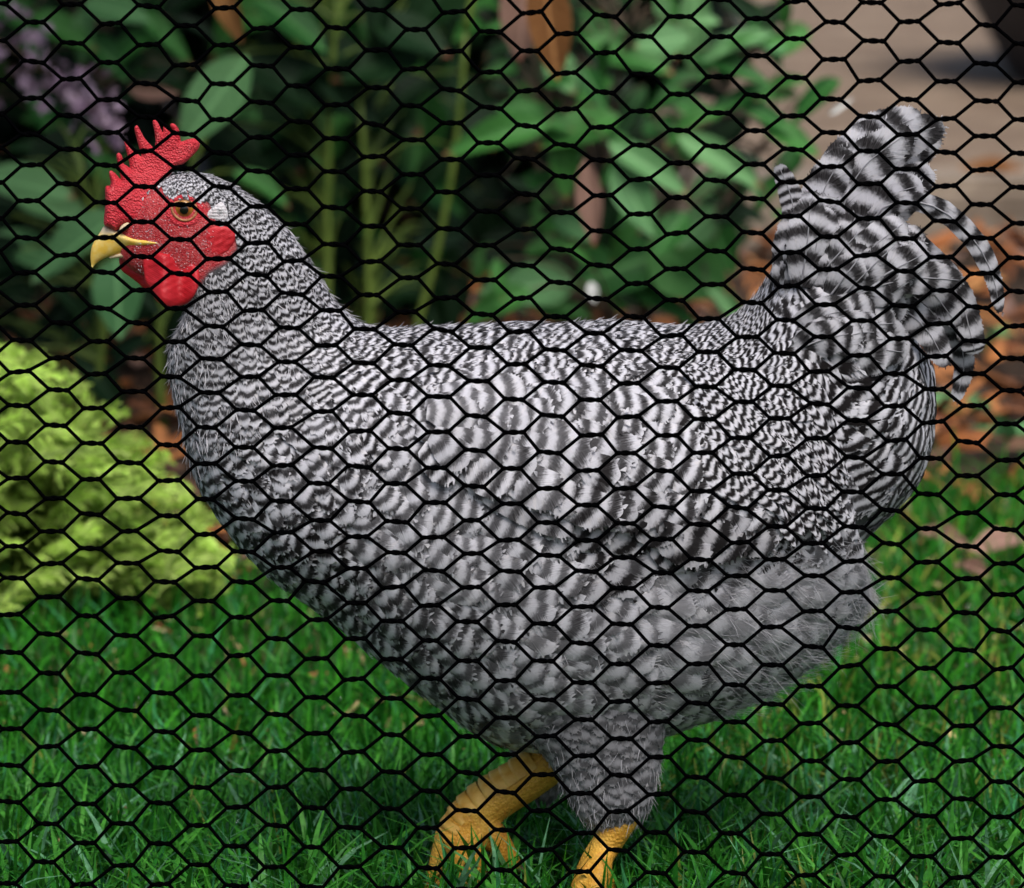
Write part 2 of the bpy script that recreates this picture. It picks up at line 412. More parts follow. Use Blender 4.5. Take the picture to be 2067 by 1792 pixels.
def grass_patch(N, x0, x1, y0, y1, hmul, seed):
    r = np.random.default_rng(seed)
    x = r.uniform(x0, x1, N); y = r.uniform(y0, y1, N)
    clump = 0.5 + 0.5 * np.sin(x * 17 + 3 * np.sin(y * 11)) * np.sin(y * 14 + 2 * np.sin(x * 9))
    keep = (y < edge_y(x) + r.normal(0, 0.03, N)) & (r.uniform(0, 1, N) < 0.62 + 0.38 * clump)
    x, y, clump = x[keep], y[keep], clump[keep]; n = len(x)
    h = hmul * (0.02 + 0.045 * r.uniform(0, 1, n) ** 1.6) * (0.8 + 0.35 * clump); w = r.uniform(0.0018, 0.0042, n)
    lean = r.uniform(0.1, 1.1, n) ** 1.2
    t = r.uniform(0, 1, n)[:, None] ** 1.5 * 1.25
    col = (1 - t) * np.array([0.006, 0.075, 0.006]) + t * np.array([0.036, 0.22, 0.014])
    blue = r.uniform(0, 1, n) < np.where(y < .3, .22, .06); col[blue] = np.array([0.035, 0.19, 0.06]) * r.uniform(0.7, 1.2, (blue.sum(), 1))  # bluish blades, mostly in front, carry sky glint in their colour
    yel = r.uniform(0, 1, n) < 0.07 * (0.25 + 1.5 * (x > 0.08)); col[yel] = np.array([0.20, 0.26, 0.04]) * r.uniform(0.6, 1.2, (yel.sum(), 1))
    dead = r.uniform(0, 1, n) < 0.055; col[dead] = np.array([0.38, 0.28, 0.13]) * r.uniform(0.5, 1.1, (dead.sum(), 1)); h[dead] *= 0.6; lean[dead] += 0.7
    return blades(x, y, h, w, lean, col, seed=seed + 1)
gV, gF, gC, off = [], [], [], 0
smooth_ = lambda v: np.clip(v / .4, 0, 1)
for args in ((21000, -0.42, 0.42, -0.16, 0.55, 1.0, 3), (22000, -0.62, 0.62, 0.5, 1.6, 1.05, 5),
             (12000, -1.1, -0.42, -0.5, 0.95, 1.0, 7), (12000, 0.42, 1.1, -0.5, 1.4, 1.0, 9), (9000, -0.6, 0.6, -0.9, -0.16, 0.8, 11)):
    V, F, C = grass_patch(*args); gV.append(V); gF.append(F + off); gC.append(C); off += len(V)
r = np.random.default_rng(91); n = 5200
x = r.uniform(-0.40, 0.40, n); y = r.uniform(-0.11, 0.42, n); t = r.uniform(0, 1, n)[:, None]
col = (1 - t) * np.array([0.018, 0.14, 0.014]) + t * np.array([0.075, 0.31, 0.035]); k_ = r.uniform(0, 1, n) < .16; col[k_] = np.array([0.13, 0.32, 0.16]) * r.uniform(.8, 1.3, (k_.sum(), 1))  # pale bluish share of the large blades: sky highlights put into the colour
V, F, C = blades(x, y, r.uniform(.032, .082, n) * (1 - .5 * smooth_(y)), r.uniform(.0028, .0052, n), r.uniform(.15, 1.2, n), col, seed=92); gV.append(V); gF.append(F + off); gC.append(C); off += len(V)
grass = mesh_np('grass', np.concatenate(gV), np.concatenate(gF), M['grass'], attrs={'tint': tint_attr(np.concatenate(gC))})
tag(grass, 'short wet green lawn grass around the hen', 'grass', kind='stuff')
# fine dry thatch, clover-like bits and chips lying low in the lawn
def chips(N, x, y, z, lmin, lmax, wr, col, r, flat=0.35, mat=None, thick=0.25):
    """small wood chips / flakes as 6-sided slivers: V,F,C"""
    L = r.uniform(lmin, lmax, N); W = L * r.uniform(*wr, N); T = W * thick
    az = r.uniform(0, 2 * np.pi, N); el = r.normal(0, flat, N); ro = r.normal(0, 0.6, N)
    t = np.stack([np.cos(az) * np.cos(el), np.sin(az) * np.cos(el), np.sin(el)], 1)
    s = unit(np.cross(t, np.array([0, 0, 1.0]))); n = np.cross(s, t)
    s2 = s * np.cos(ro)[:, None] + n * np.sin(ro)[:, None]; n2 = np.cross(s2, t)
    c = np.stack([x, y, z], 1)
    V = []
    for a, b, e in ((-1, -.5, 0), (-.6, .5, 0), (.7, .55, 0), (1, -.35, 0), (-.8, -.3, 1), (-.5, .4, 1), (.6, .4, 1), (.8, -.3, 1)):
        V.append(c + t * (a * L / 2)[:, None] + s2 * (b * W)[:, None] + n2 * (e * T)[:, None])
    V = np.stack(V, 1).reshape(-1, 3)
    q = np.array([[4, 5, 6, 7], [0, 1, 5, 4], [1, 2, 6, 5], [2, 3, 7, 6], [3, 0, 4, 7]])
    F = (np.arange(N)[:, None, None] * 8 + q[None]).reshape(-1, 4)
    return V, F, np.repeat(col, 8, 0)
r = np.random.default_rng(21)
N = 5200
x = r.uniform(-1.6, 2.0, N); y = edge_y(x) - np.where(x < -.26, -.16, .06) + r.uniform(0, 1, N) ** 1.1 * 2.3
ok = y < 3.08; x, y = x[ok], y[ok]; N = len(x)
pal = np.array([[0.26, 0.085, 0.022], [0.34, 0.13, 0.04], [0.16, 0.055, 0.02], [0.09, 0.045, 0.025], [0.40, 0.19, 0.08], [0.22, 0.13, 0.10]])
col = pal[r.choice(6, N, p=[.28, .2, .2, .14, .1, .08])] * r.uniform(0.7, 1.25, (N, 1))
V, F, C = chips(N, x, y, r.uniform(0.0, 0.025, N), 0.02, 0.07, (0.12, 0.4), col, r)
mulch = mesh_np('bark_mulch', V, F, M['tint'], smooth=False, attrs={'tint': tint_attr(C)})
tag(mulch, 'orange brown bark mulch on the bed behind the lawn', 'mulch', kind='stuff')
N = 2600
x = r.uniform(-0.6, 0.75, N); y = r.uniform(-0.12, 1.4, N)
keep = (y < edge_y(x)) & (r.uniform(0, 1, N) < np.where(x > 0.08, 0.9, 0.35) * np.clip(0.35 + y, 0.2, 1)); x, y = x[keep], y[keep]; N = len(x)
pal = np.array([[0.40, 0.30, 0.13], [0.30, 0.12, 0.04], [0.45, 0.36, 0.2], [0.2, 0.22, 0.05]])
col = pal[r.choice(4, N)] * r.uniform(0.6, 1.1, (N, 1))
V, F, C = chips(N, x, y, r.uniform(0.0, 0.017, N), 0.006, 0.022, (0.12, 0.35), col, r, 0.5)
tag(mesh_np('dry_thatch', V, F, M['tint'], smooth=False, attrs={'tint': tint_attr(C)}), 'dry straw and bark crumbs scattered low in the grass', 'thatch', kind='stuff')
# dew beads in the grass
N = 260
x = r.uniform(-0.4, 0.4, N); y = r.uniform(-0.02, 1.0, N); z = r.uniform(0.012, 0.034, N); rad = r.uniform(0.0007, 0.0017, N)
bm = bmesh.new(); bmesh.ops.create_icosphere(bm, subdivisions=1, radius=1.0)
sv = np.array([v.co for v in bm.verts]); sf = np.array([[v.index for v in f.verts] for f in bm.faces]); bm.free()
V = (np.stack([x, y, z], 1)[:, None] + sv[None] * rad[:, None, None]).reshape(-1, 3)
tag(mesh_np('dew', V, (np.arange(N)[:, None, None] * len(sv) + sf[None]).reshape(-1, 3), M['dew']), 'tiny dew drops hanging in the grass', 'dew', kind='stuff')

# ------------------------------------------------------------------ leaves and plants
def leaf_mesh(name, mat, wide, cup, droop, wav, tip=1.0, seed=0):
    """unit-length leaf along +Y, normal +Z"""
    rr = np.random.default_rng(seed)
    nu, nv = 10, 6
    a = np.linspace(0, 1, nu + 1); b = np.linspace(-1, 1, nv + 1)
    prof = wide * np.sin(np.pi * np.clip(a, 0, 1) ** 0.85) ** 0.8 * (1 - 0.15 * a * tip) + 0.004
    A, B = np.meshgrid(a, b, indexing='ij')
    X = B * prof[:, None]; Y = A - 0.0
    Z = np.abs(B) ** 1.3 * prof[:, None] * cup - droop * A ** 2 + wav * np.sin(A * 9 + rr.uniform(0, 6)) * np.abs(B) * prof[:, None]
    V = np.stack([X, Y, Z], -1).reshape(-1, 3)
    i = np.arange(nu)[:, None] * (nv + 1); j = np.arange(nv)[None]
    F = np.stack([i + j, i + j + 1, i + nv + 2 + j, i + nv + 1 + j], -1).reshape(-1, 4)
    me = bpy.data.meshes.new(name); me.from_pydata(V.tolist(), [], F.tolist()); me.update()
    me.polygons.foreach_set('use_smooth', np.ones(len(F), bool)); me.materials.append(mat)
    return me
LEAF = {}
for key in ('pale', 'mid', 'dark', 'brown', 'pink'):
    LEAF[key] = [leaf_mesh('leaf', M['leaf_' + key], w_, c_, d_, v_, seed=k) for k, (w_, c_, d_, v_) in
                 enumerate(((0.25, 0.35, 0.18, 0.10), (0.21, 0.45, 0.30, 0.14), (0.29, 0.25, 0.10, 0.08), (0.17, 0.5, 0.4, 0.1)))]
def put_leaf(root, base, direction, normal, length, wmul=1.0, key='mid', name='leaf'):
    t = unit(np.asarray(direction, float)); n = np.asarray(normal, float); n = unit(n - t * (n @ t)); s = np.cross(t, n)
    o = bpy.data.objects.new(name, random.choice(LEAF[key])); COL.objects.link(o)
    loc = np.asarray(base) - (np.array(root.location) if root else 0)
    if root: o.parent = root
    m = Matrix(((s[0] * length * wmul, t[0] * length, n[0] * length, loc[0]), (s[1] * length * wmul, t[1] * length, n[1] * length, loc[1]),
                (s[2] * length * wmul, t[2] * length, n[2] * length, loc[2]), (0, 0, 0, 1)))
    o.matrix_local = m
    return o
def stem_path(p0, p1, bow, n=9):
    p0, p1 = np.asarray(p0, float), np.asarray(p1, float); s = np.linspace(0, 1, n)[:, None]
    return p0 * (1 - s) + p1 * s + np.asarray(bow) * np.sin(np.pi * s)
def plant(name, label, cat, base, stems, leaves, mat_stem, group=None, stem_r=0.004):
    """stems: list of paths; leaves: (base,dir,normal,len,wmul,key); petioles tie each leaf to its nearest stem"""
    root = empty(name, base); tag(root, label, cat, group)
    for pth in stems:
        V, Q, T = tube(pth, np.linspace(stem_r * 1.15, stem_r * 0.6, len(pth)), 7)
        mesh_np('stem', V, [Q, T], mat_stem, root)
    allp = np.concatenate(stems)
    parts = []
    for b, d, n, L, wm, key in leaves:
        put_leaf(root, b, d, n, L, wm, key)
        q = allp[np.argmin(np.linalg.norm(allp - b, axis=1) + np.maximum(0, allp[:, 2] - b[2]) * 0.5)]
        pth = stem_path(q, b, (0, 0, 0.12 * np.linalg.norm(q - b)), 5)
        parts.append(tube(pth, np.linspace(stem_r * 0.45, stem_r * 0.25, 5), 5, False))
    V, F = join(parts); mesh_np('leaf_stalks', V, F, mat_stem, root)
    return root
def leaf_at(px, py, Lpx, wpx, ang, Y, key='mid', up=0.75, depth=0.25, rnd=0.15):
    """leaf whose middle is seen at (px,py), growing along screen angle ang (0 right, 90 down)"""
    sc = PX * (Y + CAM_D) / CAM_D; L = Lpx * sc
    c = P(px, py, Y); a = R(ang)
    d = np.array([math.cos(a), -depth + random.uniform(-rnd, rnd), -math.sin(a)])
    d = unit(d)
    n = np.array([random.uniform(-rnd, rnd), -(1 - up), up]) + np.array([0, -0.35, 0])
    wm = (wpx / Lpx) / 0.46
    return (c - d * L * 0.5, d, n, L, wm, key)
rl = random.Random(5)
def fill(px0, px1, py0, py1, Y0, Y1, n, keys, L0=90, L1=190, droop=0.2):
    out = []
    for _ in range(n):
        ang = rl.choice([rl.uniform(-25, 60), rl.uniform(120, 205), rl.uniform(20, 160)])
        L = rl.uniform(L0, L1)
        out.append(leaf_at(rl.uniform(px0, px1), rl.uniform(py0, py1), L, L * rl.uniform(0.4, 0.62), ang, rl.uniform(Y0, Y1),
                           rl.choice(keys), up=rl.uniform(0.45, 0.95), depth=rl.uniform(-0.3, 0.7), rnd=0.3))
    return [l for l in out if l[0][2] > 0.02 and (l[0] + l[1] * l[3])[2] > 0.015]
def S(px0, py0, px1, py1, Y0, Y1=None, bow=(0, 0, 0), n=9):
    return stem_path(P(px0, py0, Y0), P(px1, py1, Y1 if Y1 is not None else Y0), bow, n)
def G0(px, Y):                                   # ground point under picture column px at depth Y
    return np.array([(px - 1033) / FPX * (math.hypot(Y + CAM_D, CAM_H)), Y, 0.0])

# broad pale leaves left of the head
Y = 1.6
lv = [leaf_at(60, 372, 190, 84, 8, Y, 'pale'), leaf_at(125, 425, 210, 95, 12, Y + .1, 'pale'), leaf_at(150, 490, 230, 95, 150, Y - .05, 'pale', up=.7),
      leaf_at(238, 598, 165, 100, 88, Y - .1, 'pale', up=.35), leaf_at(430, 205, 230, 95, 128, Y, 'pale', up=.6), leaf_at(45, 500, 170, 80, 200, Y + .1, 'pale'),
      leaf_at(215, 345, 150, 70, 30, Y + .2, 'mid'), leaf_at(120, 300, 170, 80, 160, Y + .2, 'dark'), leaf_at(330, 330, 150, 70, 100, Y + .25, 'dark'),
      leaf_at(530, 370, 130, 60, 20, Y + .2, 'mid')]
st = [stem_path(G0(180, Y + .12), P(150, 300, Y + .1), (0.02, 0, 0)), stem_path(G0(330, Y + .12), P(470, 150, Y + .1), (-0.03, 0, 0))]
plant('broad_leaf_plant', 'leafy plant with broad pale leaves beside the beak', 'plant', G0(240, Y + .12), st,
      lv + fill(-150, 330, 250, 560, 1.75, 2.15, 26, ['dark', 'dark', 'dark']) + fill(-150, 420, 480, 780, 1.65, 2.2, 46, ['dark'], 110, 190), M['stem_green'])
# top left bush with fresh green leaves
Y = 2.0
lv = [leaf_at(130, 62, 150, 60, 25, Y, 'mid'), leaf_at(165, 72, 120, 70, 100, Y, 'pale'), leaf_at(55, 70, 130, 60, 60, Y, 'mid'), leaf_at(235, 20, 140, 70, 10, Y, 'pale'),
      leaf_at(260, 95, 150, 70, 150, Y, 'mid'), leaf_at(215, 110, 130, 60, 40, Y, 'mid'), leaf_at(20, 20, 150, 80, 20, Y, 'mid'), leaf_at(330, 60, 150, 70, 30, Y, 'mid'),
      leaf_at(300, 170, 140, 60, 170, Y, 'dark'), leaf_at(90, 230, 120, 60, 60, Y, 'mid')]
st = [stem_path(G0(80, Y + .2), P(120, -120, Y + .1), (0.03, 0, 0)), stem_path(G0(120, Y + .2), P(280, -150, Y + .15), (-0.02, 0, 0))]
plant('fresh_green_bush', 'fresh green bush in the top left corner', 'bush', G0(100, Y + .2), st,
      lv + fill(-250, 420, -200, 250, 2.0, 2.4, 70, ['mid', 'dark', 'dark', 'dark']), M['stem_brown'])
# tall dark plant with bright stems behind the neck
Y = 1.95
lv = [leaf_at(565, 150, 210, 110, 20, Y, 'dark'), leaf_at(640, 120, 190, 110, 165, Y, 'dark'), leaf_at(620, 190, 190, 90, 10, Y, 'dark'), leaf_at(700, 180, 180, 100, 40, Y, 'dark'),
      leaf_at(760, 130, 190, 100, 170, Y, 'dark'), leaf_at(830, 70, 180, 90, 20, Y, 'dark'), leaf_at(590, 40, 180, 90, 30, Y, 'mid'), leaf_at(540, 300, 170, 80, 30, Y + .1, 'dark'),
      leaf_at(800, 200, 170, 80, 150, Y + .1, 'dark'), leaf_at(760, 30, 150, 80, 100, Y, 'dark'), leaf_at(560, 260, 150, 70, 150, Y + .1, 'dark')]
st = [S(664, 720, 684, -60, Y, bow=(-0.006, 0, 0)), S(742, 760, 726, 200, Y, bow=(0.004, 0, 0)), S(818, 740, 940, 60, Y - .05, bow=(0.012, 0, 0)), S(940, 60, 975, -120, Y - .05)]
st[0][0, 2] = st[1][0, 2] = st[2][0, 2] = 0.0
plant('dark_tall_plant', 'tall dark leaved plant with bright yellow green stems behind the neck', 'plant', G0(740, Y), st,
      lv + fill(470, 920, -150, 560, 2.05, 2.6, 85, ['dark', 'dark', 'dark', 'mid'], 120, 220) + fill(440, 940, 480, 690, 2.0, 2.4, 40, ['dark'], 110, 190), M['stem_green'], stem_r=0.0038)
# right hand bush, brighter leaves with reddish tips
Y = 1.8
lv = [leaf_at(1005, 268, 215, 84, 172, Y - .05, 'mid', up=.55), leaf_at(1080, 235, 170, 60, 10, Y, 'mid'), leaf_at(1165, 262, 180, 84, 165, Y, 'mid'), leaf_at(1255, 285, 170, 70, 20, Y, 'mid'),
      leaf_at(1310, 335, 190, 60, 28, Y - .05, 'pale', up=.5), leaf_at(1280, 400, 170, 66, 62, Y - .05, 'pale', up=.4), leaf_at(1200, 60, 160, 70, 20, Y + .2, 'mid'), leaf_at(1270, 110, 190, 80, 15, Y + .1, 'mid'),
      leaf_at(1400, 55, 180, 90, 95, Y + .1, 'pale', up=.5), leaf_at(1360, 180, 150, 70, 160, Y + .1, 'mid'), leaf_at(1480, 85, 160, 60, 170, Y, 'pale'), leaf_at(1540, 75, 150, 46, -15, Y, 'mid'),
      leaf_at(1470, 130, 170, 60, 10, Y, 'mid'), leaf_at(1450, 315, 190, 70, 25, Y - .05, 'pale', up=.5), leaf_at(1510, 350, 120, 46, 50, Y, 'pale', up=.4), leaf_at(1560, 235, 160, 70, 15, Y, 'mid'),
      leaf_at(1485, 195, 170, 66, 170, Y, 'mid'), leaf_at(1640, 195, 130, 80, 150, Y, 'mid'), leaf_at(1600, 280, 130, 60, 20, Y, 'mid'), leaf_at(1400, 245, 150, 60, 160, Y, 'mid'),
      leaf_at(1180, 185, 150, 90, 30, Y + .1, 'dark'), leaf_at(1140, 330, 150, 60, 90, Y, 'mid'), leaf_at(1390, 540, 190, 130, 30, Y + .1, 'mid', up=.5), leaf_at(1450, 480, 150, 90, 60, Y + .15, 'mid', up=.5),
      leaf_at(1245, 540, 200, 120, 165, Y + .1, 'mid', up=.5), leaf_at(1080, 575, 170, 84, 175, Y + .05, 'pale', up=.5), leaf_at(1000, 612, 150, 70, 160, Y, 'mid', up=.5), leaf_at(1330, 600, 180, 80, 10, Y + .1, 'mid'),
      leaf_at(1130, 620, 140, 60, 10, Y + .1, 'mid'), leaf_at(1350, 20, 170, 70, 60, Y + .1, 'mid'), leaf_at(1220, 450, 130, 70, 100, Y + .1, 'dark'), leaf_at(1460, 590, 140, 70, 30, Y + .1, 'mid')]
st = [stem_path(G0(1240, Y + .2), P(1270, 60, Y + .1), (-0.02, 0, 0)), stem_path(G0(1300, Y + .2), P(1500, 130, Y + .1), (-0.03, 0, 0.02)), stem_path(G0(1200, Y + .2), P(1100, 240, Y + .1), (0.01, 0, 0.02)),
      stem_path(G0(1260, Y + .2), P(1400, 330, Y + .1), (0, 0, 0.03)), stem_path(G0(1260, Y + .2), P(1240, 640, Y + .1), (0, 0, 0.0)), stem_path(G0(1330, Y + .2), P(1560, 260, Y + .05), (0, 0, 0.03))]
plant('red_tipped_bush', 'bright leafy bush with reddish leaf tips above the hen\'s back', 'bush', G0(1260, Y + .2), st,
      lv + fill(960, 1480, -60, 600, 1.9, 2.4, 70, ['dark', 'dark', 'dark', 'mid'], 90, 170) + fill(1000, 1600, 0, 620, 1.75, 2.1, 75, ['mid', 'mid', 'dark', 'pale'], 60, 115), M['stem_brown'])
# deep shade behind: three dense evergreen shrubs
def dense_shrub(label, cx, cy, rx, ry, h, n, seed):
    rr = np.random.default_rng(seed); root = empty('evergreen_shrub', (cx, cy, 0)); tag(root, label, 'shrub', 'dense evergreen shrubs at the back of the bed')
    d = unit(rr.normal(0, 1, (n, 3))); rad = rr.uniform(0.45, 1.0, n) ** 0.5
    rad *= 0.82 + 0.25 * np.sin(d[:, 0] * 5 + seed) * np.sin(d[:, 2] * 6 + d[:, 1] * 4)
    c = np.stack([cx + d[:, 0] * rad * rx, cy + d[:, 1] * rad * ry, h * 0.5 + d[:, 2] * rad * h * 0.52], 1)
    t = unit(d + rr.normal(0, 0.6, (n, 3)) + np.array([0, 0, -0.5])); nn = unit(rr.normal(0, 0.5, (n, 3)) + np.array([0, -0.3, 0.9]))
    s = unit(np.cross(t, nn)); L = rr.uniform(0.06, 0.11, n)[:, None]; W = L * 0.24
    nn = np.cross(s, t)
    pts = [c, c + t * L * .35 + s * W + nn * W * .3, c + t * L * .7 + s * W * .8 + nn * W * .2, c + t * L - nn * L * .12, c + t * L * .7 - s * W * .8 + nn * W * .2, c + t * L * .35 - s * W + nn * W * .3]
    V = np.stack(pts, 1).reshape(-1, 3); V[:, 2] = np.maximum(V[:, 2], 0.004)
    q = np.array([[0, 1, 2, 3], [0, 3, 4, 5]]); F = (np.arange(n)[:, None, None] * 6 + q[None]).reshape(-1, 4)
    tt = rr.uniform(0, 1, (n, 1)); C = np.repeat(np.array([0.003, 0.010, 0.004]) * (1 - tt) + np.array([0.008, 0.028, 0.009]) * tt, 6, 0)  # leaf tint near black, so the shade of the gaps is in the colour
    o = mesh_np('foliage', V, F, M['grass'], root, attrs={'tint': tint_attr(C)}); o['kind'] = 'stuff'
    for k in range(5):
        e = np.array([cx + rr.normal(0, rx * .4), cy + rr.normal(0, ry * .4), h * .75])
        Vt, Q, T = tube(stem_path((cx + rr.normal(0, .03), cy + rr.normal(0, .03), -0.01), e, rr.normal(0, .03, 3)), np.linspace(0.014, 0.004, 9), 7)
        mesh_np('trunk', Vt, [Q, T], M['stem_brown'], root)
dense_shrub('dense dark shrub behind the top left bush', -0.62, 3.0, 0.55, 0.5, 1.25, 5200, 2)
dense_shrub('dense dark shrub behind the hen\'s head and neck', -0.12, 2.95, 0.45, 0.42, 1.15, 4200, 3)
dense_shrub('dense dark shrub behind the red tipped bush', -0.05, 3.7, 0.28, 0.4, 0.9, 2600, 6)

# unseen tree added above the view, its crown there only to shade the bed
def unseen_shade_tree():
    rr = np.random.default_rng(41); b = np.array([-1.25, 3.1, 0.0]); root = empty('unseen_shade_tree', b); tag(root, 'unseen leafy tree added over the planted bed to shade it', 'tree')
    V, Q, T = tube(stem_path(b + np.array([0, 0, -.02]), b + np.array([.25, -.1, 2.3]), (.05, 0, 0), 12), np.linspace(.10, .05, 12), 12); mesh_np('trunk', V, [Q, T], M['stem_brown'], root)
    for k in range(9):
        e = np.array([rr.uniform(-1.9, -.2), rr.uniform(.8, 3.9), rr.uniform(1.7, 2.6)])
        V, Q, T = tube(stem_path(b + np.array([.2, -.08, 1.5 + .08 * k]), e, (0, 0, .15), 10), np.linspace(.035, .008, 10), 7); mesh_np('branch', V, [Q, T], M['stem_brown'], root)
    n = 11000; c = np.stack([rr.uniform(-2.2, -.06, n), rr.uniform(.5, 4.2, n), rr.normal(1.75, .28, n)], 1); c[:, 2] = np.clip(c[:, 2] + .12 * np.sin(c[:, 0] * 5) * np.sin(c[:, 1] * 4), 1.25, 2.9)
    t = unit(rr.normal(0, 1, (n, 3)) + np.array([0, 0, -.4])); nn = unit(rr.normal(0, .5, (n, 3)) + np.array([0, 0, 1.])); s_ = unit(np.cross(t, nn)); nn = np.cross(s_, t); L = rr.uniform(.09, .16, n)[:, None]; W = L * .27
    V = np.stack([c, c + t * L * .35 + s_ * W + nn * W * .3, c + t * L * .7 + s_ * W * .8 + nn * W * .2, c + t * L - nn * L * .1, c + t * L * .7 - s_ * W * .8 + nn * W * .2, c + t * L * .35 - s_ * W + nn * W * .3], 1).reshape(-1, 3)
    q = np.array([[0, 1, 2, 3], [0, 3, 4, 5]]); F = (np.arange(n)[:, None, None] * 6 + q[None]).reshape(-1, 4)
    tt = rr.uniform(0, 1, (n, 1)); C = np.repeat(np.array([0.02, 0.07, 0.014]) * (1 - tt) + np.array([0.05, 0.14, 0.03]) * tt, 6, 0)
    o = mesh_np('crown', V, F, M['grass'], root, attrs={'tint': tint_attr(C)}); o['kind'] = 'stuff'
unseen_shade_tree()

# mauve flower spike, top left
root = empty('mauve_flower_spike', P(-60, 60, 1.55)); tag(root, 'drooping mauve flower spike at the left edge', 'flower')
pth = stem_path(P(-60, 60, 1.55), P(238, 270, 1.45), (0, 0, 0.012), 14)
V, Q, T = tube(pth, np.linspace(0.003, 0.0012, 14), 6); mesh_np('stem', V, [Q, T], M['stem_brown'], root)
bm = bmesh.new()
for k in range(5):
    a = k * 2 * math.pi / 5; d = Vector((math.cos(a), math.sin(a), 0.35)); s = Vector((-math.sin(a), math.cos(a), 0))
    vs_ = [bm.verts.new(p) for p in (Vector((0, 0, 0)), d * 0.5 + s * 0.32, d * 1.0 + s * 0.14 + Vector((0, 0, .05)), d * 1.0 - s * 0.14 + Vector((0, 0, .05)), d * 0.5 - s * 0.32)]
    bm.faces.new(vs_)
fme = bpy.data.meshes.new('floret'); bm.to_mesh(fme); bm.free(); fme.materials.append(M['mauve'])
for k in range(90):
    t = rl.uniform(0.04, 1.0) ** 0.8; c = crom(pth, t * 13)
    o = bpy.data.objects.new('floret', fme); COL.objects.link(o); o.parent = root
    spread = 0.021 * (1 - 0.6 * t)
    o.location = Vector(c - np.array(root.location)) + Vector((rl.gauss(0, 1), rl.gauss(0, .8), rl.gauss(0, 1))) * spread
    o.rotation_euler = (rl.uniform(0.3, 2.4), rl.uniform(-.6, .6), rl.uniform(0, 6)); o.scale = (rl.uniform(0.006, 0.011),) * 3
# dry hanging leaves
for (px, py, L, w_, ang, Yd, key, lab) in ((460, 20, 150, 60, 70, 1.5, 'brown', 'dry orange leaf hanging at the top above the comb'),
                                     (1110, 50, 230, 75, 82, 1.45, 'brown', 'long curled brown dead leaf hanging at the top centre'),
                                     (1055, 30, 190, 80, 95, 1.5, 'pink', 'pale pinkish dead leaf beside the long brown one'),
                                     (1190, 410, 180, 44, 84, 1.5, 'pink', 'pinkish dry leaf hanging in the bush over the hen\'s back'),
                                     (310, 185, 100, 36, 5, 1.6, 'pink', 'small pinkish dry leaf above the comb')):
    b, d, n, L_, wm, k_ = leaf_at(px, py, L, w_, ang, Yd, key, up=.1, depth=.05, rnd=.05)
    o = put_leaf(None, b, d, n, L_, wm, k_, 'dry_leaf'); tag(o, lab, 'leaf', 'dry leaves caught in the bushes')
for (px, py, L, w_, ang, Yd, lab) in ((1196, 590, 44, 24, 80, 1.4, 'small white petal low in the bush above the hen\'s back'), (1695, 216, 56, 16, -35, 1.45, 'small white petal left of the tail')):
    b, d, n, L_, wm, k_ = leaf_at(px, py, L, w_, ang, Yd, 'pink', up=.1, rnd=.05)
    o = put_leaf(None, b, d, n, L_, wm, 'pink', 'white_petal'); o.data = o.data.copy(); o.data.materials.clear(); o.data.materials.append(M['white'])
    tag(o, lab, 'petal')
# fallen leaves on the bed and the lawn edge
for (px, py, L, w_, ang, key, lab) in ((1905, 1150, 120, 60, 20, 'pink', 'pink brown fallen leaf right of the tail, left of two'), (2010, 1165, 130, 70, 160, 'pink', 'pink brown fallen leaf right of the tail, right of two'),
                                 (1960, 1215, 100, 50, 40, 'pink', 'small pink brown leaf lying nearest in the grass right of the hen'), (1985, 690, 170, 60, 10, 'brown', 'large brown fallen leaf beside the drooping tail feather'),
                                 (1960, 620, 150, 50, 170, 'brown', 'orange brown fallen leaf level with the sickle feather tip'), (500, 1115, 120, 55, 60, 'pink', 'pale fallen leaf in the grass under the hen\'s breast'),
                                 (2020, 338, 150, 40, 5, 'brown', 'orange yellow fallen leaf lying on the kerb'), (1420, 610, 120, 60, 20, 'brown', 'rust brown fallen leaf at the foot of the tail'),
                                 (1340, 640, 150, 60, 170, 'brown', 'rust brown fallen leaf just above the hen\'s back')):
    g0 = PG(px, py); sc = PX * (g0[1] + CAM_D) / CAM_D; a = R(ang)
    zz = 0.105 if py == 338 else (0.03 if g0[1] < edge_y(g0[0]) else 0.028)
    if py == 338: g0 = P(px, py, 3.18); zz = 0.085
    d = np.array([math.cos(a), -math.sin(a) * 1.5, 0.0]); d = unit(d) + np.array([0, 0, random.uniform(-.05, .12)])
    o = put_leaf(None, np.array([g0[0], g0[1], zz]) - d * L * sc * .5, d, np.array([random.uniform(-.3, .3), -0.4, 0.9]), L * sc, (w_ / L) / 0.42, key, 'fallen_leaf')
    tag(o, lab, 'leaf', 'fallen leaves on the ground')
# small weeds by the mulch at the right
for (px, py, n, lab) in ((1930, 830, 9, 'small light green weed under the drooping tail feathers'), (2040, 880, 8, 'small light green weed at the right edge of the bed'), (1990, 690, 6, 'tiny pale weed sprouting in the mulch beside the tail')):
    g0 = PG(px, py + 25); g0[2] = 0; root = empty('weed', g0); tag(root, lab, 'weed', 'small weeds in the mulch')
    for k in range(n):
        a = k * 2.4; d = np.array([math.cos(a), math.sin(a) * .8, rl.uniform(.4, 1.1)])
        put_leaf(root, g0 + np.array([0, 0, 0.004]), d, np.array([-d[0] * .5, -d[1] * .5 - .2, 1.0]), rl.uniform(0.03, 0.052), 0.95, 'pale')

